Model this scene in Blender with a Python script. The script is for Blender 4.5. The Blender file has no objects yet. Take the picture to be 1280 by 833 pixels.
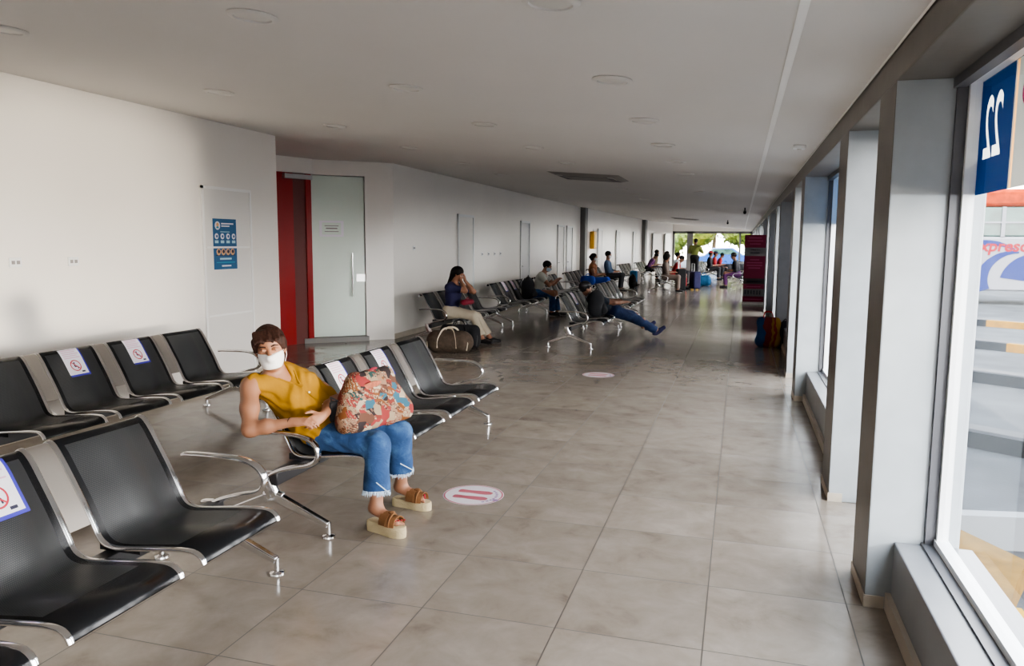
import bpy, math, random
import numpy as np
from mathutils import Vector, Matrix
R0 = random.Random(7)
SC = bpy.context.scene
COL = SC.collection
PI = math.pi

# ------------------------------------------------------------------ mesh builder
class MB:
    def __init__(s): s.v=[]; s.f=[]; s.m=[]; s.uv={}
    def add(s, vs, fs, mi=0, uvs=None):
        b=len(s.v); s.v.extend([tuple(map(float,p)) for p in vs])
        for k,f in enumerate(fs):
            s.f.append([b+i for i in f]); s.m.append(mi)
            if uvs: s.uv[len(s.f)-1]=[uvs[i] for i in f]
    def box(s, x0,x1,y0,y1,z0,z1, mi=0):
        v=[(x0,y0,z0),(x1,y0,z0),(x1,y1,z0),(x0,y1,z0),(x0,y0,z1),(x1,y0,z1),(x1,y1,z1),(x0,y1,z1)]
        s.add(v,[(0,3,2,1),(4,5,6,7),(0,1,5,4),(1,2,6,5),(2,3,7,6),(3,0,4,7)],mi)
    def bar(s,a,b,w,h,up=(0,0,1),mi=0,w2=None,h2=None):
        a=Vector(a);b=Vector(b);t=(b-a).normalized();u=Vector(up)
        if abs(t.dot(u))>.98:u=Vector((1,0,0))
        x=t.cross(u).normalized();y=x.cross(t).normalized();w2=w2 or w;h2=h2 or h
        v=[]
        for p,ww,hh in((a,w,h),(b,w2,h2)):
            for sx,sy in((-1,-1),(1,-1),(1,1),(-1,1)): v.append(p+x*sx*ww/2+y*sy*hh/2)
        s.add(v,[(0,1,2,3),(7,6,5,4),(0,4,5,1),(1,5,6,2),(2,6,7,3),(3,7,4,0)],mi)
    def sweep(s,path,sec,wax=None,mi=0,closed=False,cap=True,scales=None):
        """sec: list of (w,n) offsets; wax: fixed width axis"""
        P=[Vector(p) for p in path];n=len(P);k=len(sec);vs=[];prev=None
        for i,p in enumerate(P):
            if closed: t=(P[(i+1)%n]-P[i-1]).normalized()
            else: t=(P[min(i+1,n-1)]-P[max(i-1,0)]).normalized()
            if wax is not None: w=Vector(wax)
            else:
                if prev is None:
                    ref=Vector((0,0,1)) if abs(t.z)<.9 else Vector((1,0,0)); w=t.cross(ref).normalized()
                else: w=(prev-t*prev.dot(t)).normalized()
                prev=w
            w=(w-t*w.dot(t)).normalized(); nn=w.cross(t).normalized(); sc=scales[i] if scales else 1
            for a,b in sec: vs.append(p+w*a*sc+nn*b*sc)
        fs=[]
        for i in range(n if closed else n-1):
            j=(i+1)%n
            for q in range(k):
                r=(q+1)%k; fs.append((i*k+q,i*k+r,j*k+r,j*k+q))
        if cap and not closed:
            fs.append(tuple(range(k-1,-1,-1))); fs.append(tuple((n-1)*k+q for q in range(k)))
        s.add(vs,fs,mi)
    def tube(s,path,r,seg=10,mi=0,scales=None,closed=False):
        s.sweep(path,[(r*math.cos(2*PI*i/seg),r*math.sin(2*PI*i/seg)) for i in range(seg)],mi=mi,scales=scales,closed=closed)
    def lathe(s,prof,seg=24,loc=(0,0,0),axis='z',mi=0):
        vs=[]
        for r,z in prof:
            for i in range(seg):
                a=2*PI*i/seg;x,y=r*math.cos(a),r*math.sin(a)
                p=(x,y,z) if axis=='z' else ((x,z,y) if axis=='y' else (z,x,y))
                vs.append((p[0]+loc[0],p[1]+loc[1],p[2]+loc[2]))
        fs=[]
        for j in range(len(prof)-1):
            for i in range(seg):
                q=(i+1)%seg; fs.append((j*seg+i,j*seg+q,(j+1)*seg+q,(j+1)*seg+i))
        fs.append(tuple(range(seg-1,-1,-1))); fs.append(tuple((len(prof)-1)*seg+i for i in range(seg)))
        s.add(vs,fs,mi)
    def prism(s,poly,z0,z1,mi=0,mt=None):
        n=len(poly);v=[(p[0],p[1],z0) for p in poly]+[(p[0],p[1],z1) for p in poly]
        s.add(v,[tuple(range(n-1,-1,-1))]+[(i,(i+1)%n,n+(i+1)%n,n+i) for i in range(n)],mi)
        s.add([v[n+i] for i in range(n)],[tuple(range(n))],mi if mt is None else mt)
    def ell(s,c,r,seg=14,ring=9,mi=0,rot=None):
        vs=[];fs=[]
        for j in range(ring+1):
            th=PI*j/ring
            for i in range(seg):
                a=2*PI*i/seg;p=Vector((r[0]*math.sin(th)*math.cos(a),r[1]*math.sin(th)*math.sin(a),r[2]*math.cos(th)))
                if rot is not None:p=rot@p
                vs.append(p+Vector(c))
        for j in range(ring):
            for i in range(seg):
                q=(i+1)%seg; fs.append((j*seg+i,(j+1)*seg+i,(j+1)*seg+q,j*seg+q))
        s.add(vs,fs,mi)

def build(name,mb,mats,parent=None,loc=(0,0,0),rotz=0,smooth=True,bevel=0,angle=40,kind=None,subsurf=0):
    me=bpy.data.meshes.new(name); me.from_pydata(mb.v,[],mb.f)
    if not isinstance(mats,(list,tuple)):mats=[mats]
    for m in mats: me.materials.append(m)
    me.polygons.foreach_set('material_index',mb.m)
    if mb.uv:
        L=me.uv_layers.new(name='UVMap')
        for fi,uvs in mb.uv.items():
            for li,uv in zip(me.polygons[fi].loop_indices,uvs): L.data[li].uv=uv
    if smooth:
        me.polygons.foreach_set('use_smooth',[True]*len(me.polygons))
        try: me.set_sharp_from_angle(angle=math.radians(angle))
        except Exception: pass
    me.update()
    o=bpy.data.objects.new(name,me); COL.objects.link(o); o.location=loc; o.rotation_euler=(0,0,rotz)
    if parent: o.parent=parent
    if bevel:
        b=o.modifiers.new('bevel','BEVEL');b.width=bevel;b.segments=2;b.limit_method='ANGLE'
    if kind:o['kind']=kind
    return o
def tag(o,label,cat,group=None,kind=None):
    o['label']=label;o['category']=cat
    if group:o['group']=group
    if kind:o['kind']=kind
    return o
def thing(name,label,cat,loc=(0,0,0),rotz=0,group=None):
    o=bpy.data.objects.new(name,None);COL.objects.link(o);o.location=loc;o.rotation_euler=(0,0,rotz);o.empty_display_size=.1
    return tag(o,label,cat,group)
def struct(name,mb,mat,**k):
    k.setdefault('smooth',False)
    return build(name,mb,mat,kind='structure',**k)
def dup(root,loc,rotz,label=None,group=None,suffix_children=True):
    r=root.copy();COL.objects.link(r);r.location=loc;r.rotation_euler=(0,0,rotz)
    if label:r['label']=label
    if group:r['group']=group
    def rec(src,dst):
        for ch in list(src.children):
            c=ch.copy();COL.objects.link(c);c.parent=dst; rec(ch,c)
    rec(root,r)
    return r

def rsec_(w,h):return [(w/2,h/2),(-w/2,h/2),(-w/2,-h/2),(w/2,-h/2)]
# ------------------------------------------------------------------ materials
def nm(name):
    m=bpy.data.materials.new(name);m.use_nodes=True
    nt=m.node_tree;b=nt.nodes['Principled BSDF'];return m,nt,b
def lk(nt,a,b):nt.links.new(a,b)
def c4(c):return (c[0],c[1],c[2],1)
def P(name,col,rough=.5,metal=0,var=0,vscale=8,bump=0,bscale=60,coat=0,spec=.5,sheen=0,alpha=None,trans=0,emit=None,es=0):
    m,nt,b=nm(name)
    b.inputs['Base Color'].default_value=c4(col);b.inputs['Roughness'].default_value=rough;b.inputs['Metallic'].default_value=metal
    b.inputs['Specular IOR Level'].default_value=spec
    if coat:b.inputs['Coat Weight'].default_value=coat;b.inputs['Coat Roughness'].default_value=.08
    if sheen:b.inputs['Sheen Weight'].default_value=sheen
    if trans:b.inputs['Transmission Weight'].default_value=trans
    if emit:b.inputs['Emission Color'].default_value=c4(emit);b.inputs['Emission Strength'].default_value=es
    tc=nt.nodes.new('ShaderNodeTexCoord')
    if var:
        n=nt.nodes.new('ShaderNodeTexNoise');n.inputs['Scale'].default_value=vscale;n.inputs['Detail'].default_value=5
        lk(nt,tc.outputs['Object'],n.inputs['Vector'])
        r=nt.nodes.new('ShaderNodeMapRange');r.inputs['From Min'].default_value=.25;r.inputs['From Max'].default_value=.75;r.inputs['To Min'].default_value=1-var;r.inputs['To Max'].default_value=1+var
        lk(nt,n.outputs['Fac'],r.inputs['Value'])
        mx=nt.nodes.new('ShaderNodeVectorMath');mx.operation='SCALE';mx.inputs[0].default_value=col[:3]
        lk(nt,r.outputs['Result'],mx.inputs['Scale']);lk(nt,mx.outputs['Vector'],b.inputs['Base Color'])
    if bump:
        n=nt.nodes.new('ShaderNodeTexNoise');n.inputs['Scale'].default_value=bscale;n.inputs['Detail'].default_value=4
        lk(nt,tc.outputs['Object'],n.inputs['Vector'])
        bp=nt.nodes.new('ShaderNodeBump');bp.inputs['Strength'].default_value=bump;bp.inputs['Distance'].default_value=.01
        lk(nt,n.outputs['Fac'],bp.inputs['Height']);lk(nt,bp.outputs['Normal'],b.inputs['Normal'])
    return m
def math_(nt,op,a,b=None):
    n=nt.nodes.new('ShaderNodeMath');n.operation=op
    for i,x in enumerate((a,b)):
        if x is None:continue
        if isinstance(x,(int,float)):n.inputs[i].default_value=x
        else:lk(nt,x,n.inputs[i])
    return n.outputs[0]
def ramp(nt,fac,stops,interp='LINEAR'):
    r=nt.nodes.new('ShaderNodeValToRGB');r.color_ramp.interpolation=interp
    e=r.color_ramp.elements
    while len(e)<len(stops):e.new(.5)
    for x,(p,c) in zip(e,stops):x.position=p;x.color=c4(c)
    lk(nt,fac,r.inputs['Fac']);return r.outputs['Color']

def mat_floor():
    m,nt,b=nm('glazed_floor_tile')
    geo=nt.nodes.new('ShaderNodeNewGeometry');sp=nt.nodes.new('ShaderNodeSeparateXYZ');lk(nt,geo.outputs['Position'],sp.inputs[0])
    u=math_(nt,'DIVIDE',math_(nt,'ADD',sp.outputs['X'],1.8828+60),.6);v=math_(nt,'DIVIDE',math_(nt,'ADD',sp.outputs['Y'],-2.9754+60),.6)
    fu=math_(nt,'FRACT',u);fv=math_(nt,'FRACT',v)
    du=math_(nt,'ABSOLUTE',math_(nt,'SUBTRACT',fu,.5));dv=math_(nt,'ABSOLUTE',math_(nt,'SUBTRACT',fv,.5))
    g=math_(nt,'GREATER_THAN',math_(nt,'MAXIMUM',du,dv),.4955)
    cell=nt.nodes.new('ShaderNodeCombineXYZ');lk(nt,math_(nt,'FLOOR',u),cell.inputs[0]);lk(nt,math_(nt,'FLOOR',v),cell.inputs[1])
    wn=nt.nodes.new('ShaderNodeTexWhiteNoise');lk(nt,cell.outputs[0],wn.inputs['Vector'])
    off=nt.nodes.new('ShaderNodeVectorMath');off.operation='MULTIPLY_ADD';lk(nt,wn.outputs['Color'],off.inputs[0]);off.inputs[1].default_value=(20,20,20);lk(nt,geo.outputs['Position'],off.inputs[2])
    n1=nt.nodes.new('ShaderNodeTexNoise');n1.inputs['Scale'].default_value=4.5;n1.inputs['Detail'].default_value=9;n1.inputs['Roughness'].default_value=.62;n1.inputs['Distortion'].default_value=.35
    lk(nt,off.outputs[0],n1.inputs['Vector'])
    c=ramp(nt,n1.outputs['Fac'],[(.25,(.175,.143,.113)),(.42,(.240,.203,.166)),(.6,(.275,.238,.200)),(.8,(.32,.285,.245))])
    hv=nt.nodes.new('ShaderNodeHueSaturation');lk(nt,c,hv.inputs['Color'])
    lk(nt,math_(nt,'ADD',math_(nt,'MULTIPLY',wn.outputs['Value'],.16),.93),hv.inputs['Value'])
    mx=nt.nodes.new('ShaderNodeMix');mx.data_type='RGBA';lk(nt,g,mx.inputs['Factor']);lk(nt,hv.outputs[0],mx.inputs['A']);mx.inputs['B'].default_value=(.07,.058,.048,1)
    lk(nt,mx.outputs['Result'],b.inputs['Base Color'])
    n2=nt.nodes.new('ShaderNodeTexNoise');n2.inputs['Scale'].default_value=2.3;n2.inputs['Detail'].default_value=5;lk(nt,geo.outputs['Position'],n2.inputs['Vector'])
    r=nt.nodes.new('ShaderNodeMapRange');r.inputs['To Min'].default_value=.10;r.inputs['To Max'].default_value=.24;lk(nt,n2.outputs['Fac'],r.inputs['Value'])
    lk(nt,math_(nt,'ADD',r.outputs[0],math_(nt,'MULTIPLY',g,.4)),b.inputs['Roughness'])
    n3=nt.nodes.new('ShaderNodeTexNoise');n3.inputs['Scale'].default_value=5;n3.inputs['Detail'].default_value=2;lk(nt,geo.outputs['Position'],n3.inputs['Vector'])
    bp=nt.nodes.new('ShaderNodeBump');bp.inputs['Strength'].default_value=.03;bp.inputs['Distance'].default_value=.02
    lk(nt,math_(nt,'SUBTRACT',n3.outputs['Fac'],math_(nt,'MULTIPLY',g,.5)),bp.inputs['Height']);lk(nt,bp.outputs[0],b.inputs['Normal'])
    b.inputs['Specular IOR Level'].default_value=.55
    return m
def mat_perf():
    m,nt,b=nm('perforated_black_steel')
    uv=nt.nodes.new('ShaderNodeUVMap');sp=nt.nodes.new('ShaderNodeSeparateXYZ');lk(nt,uv.outputs[0],sp.inputs[0])
    pit=.0075
    row=math_(nt,'FLOOR',math_(nt,'DIVIDE',sp.outputs[1],pit))
    sh=math_(nt,'MULTIPLY',math_(nt,'MODULO',math_(nt,'ADD',row,1000),2),.5)
    fu=math_(nt,'SUBTRACT',math_(nt,'FRACT',math_(nt,'ADD',math_(nt,'DIVIDE',math_(nt,'ADD',sp.outputs[0],10),pit),sh)),.5)
    fv=math_(nt,'SUBTRACT',math_(nt,'FRACT',math_(nt,'DIVIDE',sp.outputs[1],pit)),.5)
    d=math_(nt,'SQRT',math_(nt,'ADD',math_(nt,'MULTIPLY',fu,fu),math_(nt,'MULTIPLY',fv,fv)))
    hole=math_(nt,'LESS_THAN',d,.29)
    inside=math_(nt,'MULTIPLY',math_(nt,'LESS_THAN',math_(nt,'ABSOLUTE',sp.outputs[0]),.205),math_(nt,'MULTIPLY',math_(nt,'GREATER_THAN',sp.outputs[1],.10),math_(nt,'LESS_THAN',sp.outputs[1],.86)))
    h=math_(nt,'MULTIPLY',hole,inside)
    mx=nt.nodes.new('ShaderNodeMix');mx.data_type='RGBA';lk(nt,h,mx.inputs['Factor']);mx.inputs['B'].default_value=(.085,.085,.082,1)
    mi=nt.nodes.new('ShaderNodeMix');mi.data_type='RGBA';lk(nt,inside,mi.inputs['Factor']);mi.inputs['A'].default_value=(.008,.009,.011,1);mi.inputs['B'].default_value=(.020,.023,.027,1);lk(nt,mi.outputs['Result'],mx.inputs['A'])
    lk(nt,mx.outputs['Result'],b.inputs['Base Color'])
    lk(nt,math_(nt,'ADD',math_(nt,'MULTIPLY',inside,.06),math_(nt,'ADD',math_(nt,'MULTIPLY',h,.5),.26)),b.inputs['Roughness'])
    bp=nt.nodes.new('ShaderNodeBump');bp.inputs['Strength'].default_value=.25;bp.inputs['Distance'].default_value=.002
    lk(nt,math_(nt,'ADD',math_(nt,'MULTIPLY',h,-1),math_(nt,'MULTIPLY',inside,-.6)),bp.inputs['Height']);lk(nt,bp.outputs[0],b.inputs['Normal'])
    return m
def mat_glass(name,col=(1,1,1),f0=.22):
    m,nt,b=nm(name);nt.nodes.remove(b);out=nt.nodes['Material Output']
    t=nt.nodes.new('ShaderNodeBsdfTransparent');t.inputs[0].default_value=c4(col)
    g=nt.nodes.new('ShaderNodeBsdfGlossy');g.inputs['Roughness'].default_value=.01
    fr=nt.nodes.new('ShaderNodeFresnel');fr.inputs['IOR'].default_value=1.45
    mx=nt.nodes.new('ShaderNodeMixShader');lk(nt,math_(nt,'MULTIPLY',fr.outputs[0],f0),mx.inputs[0]);lk(nt,t.outputs[0],mx.inputs[1]);lk(nt,g.outputs[0],mx.inputs[2]);lk(nt,mx.outputs[0],out.inputs[0])
    return m
def mat_film(name,col,amt=.55):
    # translucent printed film: lets part of the daylight through, tinted
    m,nt,b=nm(name);nt.nodes.remove(b);out=nt.nodes['Material Output']
    d=nt.nodes.new('ShaderNodeBsdfDiffuse');d.inputs[0].default_value=c4(col)
    t=nt.nodes.new('ShaderNodeBsdfTranslucent');t.inputs[0].default_value=c4(col)
    mx=nt.nodes.new('ShaderNodeMixShader');mx.inputs[0].default_value=amt
    lk(nt,d.outputs[0],mx.inputs[1]);lk(nt,t.outputs[0],mx.inputs[2]);lk(nt,mx.outputs[0],out.inputs[0]);return m
def mat_patch():
    m,nt,b=nm('patchwork_fabric')
    tc=nt.nodes.new('ShaderNodeTexCoord');mp=nt.nodes.new('ShaderNodeMapping');mp.inputs['Scale'].default_value=(1,1,1.2);mp.inputs['Rotation'].default_value=(.3,.5,.2);lk(nt,tc.outputs['Object'],mp.inputs[0])
    v=nt.nodes.new('ShaderNodeTexVoronoi');v.inputs['Scale'].default_value=17;v.distance='CHEBYCHEV';lk(nt,mp.outputs[0],v.inputs['Vector'])
    sp=nt.nodes.new('ShaderNodeSeparateColor');lk(nt,v.outputs['Color'],sp.inputs[0])
    c=ramp(nt,sp.outputs[0],[(0,(.24,.18,.12)),(.12,(.15,.02,.012)),(.26,(.36,.30,.22)),(.34,(.09,.035,.02)),(.46,(.008,.045,.045)),(.52,(.14,.045,.008)),(.60,(.22,.13,.085)),(.72,(.015,.008,.010)),(.82,(.20,.02,.02)),(.90,(.30,.24,.18)),(.96,(.02,.09,.14))],'CONSTANT')
    w=nt.nodes.new('ShaderNodeTexWave');w.inputs['Scale'].default_value=24;w.inputs['Distortion'].default_value=3;lk(nt,mp.outputs[0],w.inputs['Vector'])
    n=nt.nodes.new('ShaderNodeTexNoise');n.inputs['Scale'].default_value=40;n.inputs['Detail'].default_value=3;lk(nt,tc.outputs['Object'],n.inputs['Vector'])
    c2=ramp(nt,n.outputs['Fac'],[(.3,(.03,.010,.010)),(.42,(.27,.20,.13)),(.48,(.15,.02,.014)),(.54,(.38,.31,.22)),(.63,(.03,.035,.035))],'CONSTANT')
    mx=nt.nodes.new('ShaderNodeMix');mx.data_type='RGBA'
    k=math_(nt,'MULTIPLY',math_(nt,'GREATER_THAN',sp.outputs[1],.4),math_(nt,'GREATER_THAN',w.outputs['Fac'],.45))
    lk(nt,math_(nt,'MULTIPLY',k,.75),mx.inputs['Factor']);lk(nt,c,mx.inputs['A']);lk(nt,c2,mx.inputs['B']);lk(nt,mx.outputs['Result'],b.inputs['Base Color'])
    b.inputs['Roughness'].default_value=.85;return m
def mat_denim(name,col,lite):
    m,nt,b=nm(name)
    tc=nt.nodes.new('ShaderNodeTexCoord')
    n=nt.nodes.new('ShaderNodeTexNoise');n.inputs['Scale'].default_value=9;n.inputs['Detail'].default_value=8;n.inputs['Roughness'].default_value=.65;lk(nt,tc.outputs['Object'],n.inputs['Vector'])
    c=ramp(nt,n.outputs['Fac'],[(.3,tuple(x*.75 for x in col)),(.5,col),(.72,lite)])
    lk(nt,c,b.inputs['Base Color']);b.inputs['Roughness'].default_value=.9
    n2=nt.nodes.new('ShaderNodeTexNoise');n2.inputs['Scale'].default_value=300;lk(nt,tc.outputs['Object'],n2.inputs['Vector'])
    n3=nt.nodes.new('ShaderNodeTexNoise');n3.inputs['Scale'].default_value=14;n3.inputs['Distortion'].default_value=1.2;lk(nt,tc.outputs['Object'],n3.inputs['Vector'])
    bp=nt.nodes.new('ShaderNodeBump');bp.inputs['Strength'].default_value=.5;bp.inputs['Distance'].default_value=.015
    lk(nt,math_(nt,'ADD',n3.outputs['Fac'],math_(nt,'MULTIPLY',n2.outputs['Fac'],.08)),bp.inputs['Height']);lk(nt,bp.outputs[0],b.inputs['Normal']);return m
def mat_hair(name,col):
    m,nt,b=nm(name);tc=nt.nodes.new('ShaderNodeTexCoord')
    mp=nt.nodes.new('ShaderNodeMapping');mp.inputs['Scale'].default_value=(90,90,9);lk(nt,tc.outputs['Object'],mp.inputs[0])
    n=nt.nodes.new('ShaderNodeTexNoise');n.inputs['Scale'].default_value=1;n.inputs['Detail'].default_value=3;lk(nt,mp.outputs[0],n.inputs['Vector'])
    c=ramp(nt,n.outputs['Fac'],[(.3,tuple(x*.5 for x in col)),(.7,tuple(x*1.6 for x in col))]);lk(nt,c,b.inputs['Base Color'])
    bp=nt.nodes.new('ShaderNodeBump');bp.inputs['Strength'].default_value=.6;bp.inputs['Distance'].default_value=.006;lk(nt,n.outputs['Fac'],bp.inputs['Height']);lk(nt,bp.outputs[0],b.inputs['Normal'])
    b.inputs['Roughness'].default_value=.65;b.inputs['Specular IOR Level'].default_value=.25;return m
def mat_leaf(name,c1,c2):
    m,nt,b=nm(name);tc=nt.nodes.new('ShaderNodeTexCoord');n=nt.nodes.new('ShaderNodeTexNoise');n.inputs['Scale'].default_value=1.5;n.inputs['Detail'].default_value=6
    lk(nt,tc.outputs['Object'],n.inputs['Vector']);lk(nt,ramp(nt,n.outputs['Fac'],[(.35,c1),(.65,c2)]),b.inputs['Base Color']);b.inputs['Roughness'].default_value=.6;return m

M=dict(
 film=mat_film('dark_window_film',(.10,.10,.11),.5),floor=mat_floor(),perf=mat_perf(),glass=mat_glass('window_glass'),patch=mat_patch(),
 wall=P('glossy_white_wall_paint',(.84,.80,.75),.30,var=.03,vscale=.8,bump=.05,bscale=3,spec=.5),
 ceil=P('matte_ceiling_paint',(.70,.675,.65),.8,var=.03,vscale=.6),
 strip=P('pale_joint_strip',(.90,.89,.87),.6),
 lightring=P('pale_light_trim',(.68,.66,.63),.5),lens=P('frosted_light_lens',(.66,.64,.60),.4),
 conc=P('dark_warm_grey',(.135,.118,.102),.42,var=.10,vscale=5,bump=.08,bscale=12),
 concl=P('light_cool_grey',(.36,.385,.40),.42,var=.08,vscale=7,bump=.1,bscale=10),
 sill=P('grey_painted_sill',(.22,.225,.235),.38,var=.08,vscale=6),
 base=P('beige_skirting_tile',(.48,.42,.34),.35,var=.15,vscale=5),
 frame=P('white_window_frame',(.80,.81,.81),.4),darkframe=P('dark_window_gasket',(.10,.10,.11),.4),
 grey=P('dark_grey_pilaster_paint',(.16,.155,.15),.5),
 doorp=P('white_door_panel',(.80,.775,.74),.38),red=P('red_glossy_panel',(.34,.018,.018),.3),redd=P('dull_red_brown_edge',(.17,.05,.045),.5),
 frost=P('frosted_green_glass',(.70,.80,.72),.28,spec=.6,var=.05,vscale=1.2),
 chrome=P('polished_chrome',(.78,.78,.79),.12,1,bump=.02,bscale=30),steel=P('brushed_steel',(.6,.6,.6),.3,1),
 black=P('black_plastic',(.015,.015,.017),.4),blackfab=P('black_fabric',(.014,.014,.017),.9,bump=.3,bscale=40),
 darkbeam=P('black_steel_beam',(.02,.02,.023),.35),
 paper=P('white_paper',(.82,.80,.86),.6),pblue=P('deep_blue_print',(.05,.04,.42),.5),predp=P('red_print',(.55,.03,.06),.5),pmag=P('pale_magenta_print',(.72,.45,.60),.6),pdark=P('dark_print',(.03,.03,.06),.5),
 poster=P('blue_poster_print',(.025,.12,.27),.45),pcyan=P('light_cyan_print',(.45,.70,.78),.5),porange=P('orange_print',(.75,.42,.20),.5),pmid=P('mid_blue_print',(.04,.30,.45),.5),
 bannerr=P('maroon_banner_vinyl',(.26,.010,.055),.45),bpink=P('pink_banner_print',(.50,.07,.17),.5),bgrey=P('grey_banner_band',(.26,.24,.24),.5),
 yellow=P('yellow_plastic',(.80,.42,.02),.4),
 fsign=P('floor_sticker_white',(.72,.68,.72),.3),fpink=P('floor_sticker_pink_red',(.50,.13,.17),.35),fviol=P('floor_sticker_violet',(.28,.16,.36),.35),
 skin=P('light_brown_skin',(.33,.158,.094),.5,var=.06,vscale=18,bump=.05,bscale=120),skind=P('brown_skin',(.24,.115,.07),.55,var=.06,vscale=18),
 lip=P('lip_skin',(.20,.085,.06),.6),eyew=P('eye_white',(.75,.72,.70),.25),eyed=P('dark_brown_eye',(.02,.01,.008),.15),  # lip is a darker skin colour
 maskw=P('white_face_mask',(.85,.85,.86),.75,bump=.1,bscale=80),maskb=P('pale_blue_face_mask',(.45,.55,.65),.75),maskk=P('black_face_mask',(.03,.03,.035),.8),
 mustard=P('mustard_cotton_blouse',(.30,.150,.003),.85,var=.12,vscale=14,bump=.45,bscale=26),
 denim=mat_denim('washed_blue_denim',(.022,.066,.175),(.065,.15,.30)),denimd=mat_denim('dark_blue_denim',(.008,.022,.08),(.02,.05,.13)),
 fray=P('frayed_pale_denim',(.55,.66,.78),.95),
 hairb=mat_hair('dark_brown_hair',(.030,.012,.008)),hairk=mat_hair('black_hair',(.010,.008,.008)),
 cork=P('cream_espadrille_sole',(.50,.41,.25),.85,bump=.4,bscale=90),suede=P('tan_suede_strap',(.19,.085,.03),.9,bump=.2,bscale=60),nail=P('red_nail_polish',(.40,.015,.03),.2),
 button=P('pale_shell_button',(.85,.80,.65),.3),
 navy=P('navy_cotton',(.022,.022,.075),.9,var=.2,vscale=9,bump=.3,bscale=25),beige=P('beige_trouser_cotton',(.50,.44,.34),.85,var=.08,vscale=9,bump=.3,bscale=22),maroon=P('maroon_leather',(.24,.012,.035),.5),
 greyt=P('light_grey_cotton',(.40,.40,.36),.9,bump=.3,bscale=25),brownbag=P('brown_canvas_duffel',(.075,.052,.036),.85,var=.35,vscale=28),cream=P('cream_webbing',(.58,.50,.38),.8),
 camo=P('dark_patterned_cotton',(.03,.04,.06),.9,var=.9,vscale=30),orange=P('brown_orange_cotton',(.26,.10,.04),.9),cobalt=P('cobalt_blue_cloth',(.01,.06,.38),.8),
 chambray=P('chambray_blue_cotton',(.06,.10,.17),.9),purple=P('purple_cotton',(.11,.03,.12),.9),khaki=P('khaki_cotton',(.20,.17,.11),.9),
 redc=P('red_cotton',(.36,.02,.025),.9),lime=P('olive_green_cotton',(.22,.26,.07),.9),whitec=P('white_cotton',(.62,.63,.66),.9),darkc=P('charcoal_cotton',(.02,.02,.024),.9),taupe=P('taupe_cotton',(.16,.12,.10),.9),
 teal=P('blue_green_cloth',(.02,.14,.30),.8),bagy=P('yellow_bag_cloth',(.62,.38,.03),.8),bagr=P('red_bag_cloth',(.42,.03,.03),.8),
 asphalt=P('worn_asphalt',(.050,.054,.060),.9,spec=.04,var=.4,vscale=1.3,bump=.3,bscale=30),kerbtop=P('dusty_grey_concrete',(.075,.075,.078),.9,spec=.04,var=.2,vscale=4),
 kyel=P('kerb_yellow_paint',(.24,.125,.012),.8,spec=.04,var=.25,vscale=5),kblk=P('faded_black_kerb_paint',(.010,.013,.018),.8,spec=.04,var=.25,vscale=5),ochre=P('worn_ochre_paint',(.15,.088,.024),.9,spec=.04,var=.3,vscale=9,bump=.3,bscale=20),
 white=P('white_road_paint',(.20,.21,.22),.8,spec=.04),busw=P('white_bus_paint',(.19,.195,.215),.5,spec=.06),busb=P('blue_bus_stripe',(.006,.016,.11),.5,spec=.06),busr=P('red_orange_roof_paint',(.26,.03,.004),.6,spec=.06,var=.5,vscale=6),
 bust=P('red_bus_lettering',(.22,.004,.012),.5,spec=.06),busg=P('bus_window_glass',(.03,.07,.06),.12,var=.7,vscale=2.5,spec=.8),tyre=P('tyre_rubber',(.02,.02,.02),.8),
 sblue=mat_film('blue_sign_film',(.012,.105,.27),.5),swhite=mat_film('white_sign_film',(.40,.40,.36),.22),snum=mat_film('white_number_film',(.75,.74,.68),.6),sorange=mat_film('orange_sign_film',(.8,.38,.12),.5),smag=mat_film('magenta_sign_film',(.6,.03,.22),.4),
 leafa=mat_leaf('sunlit_leaves',(.06,.10,.006),(.22,.23,.015)),leafb=mat_leaf('green_leaves',(.035,.07,.005),(.13,.165,.015)),bark=P('grey_brown_bark',(.16,.11,.07),.9),
 carb=P('blue_car_paint',(.008,.05,.20),.25),toy=P('olive_straw',(.16,.13,.03),.9),
)

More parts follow.
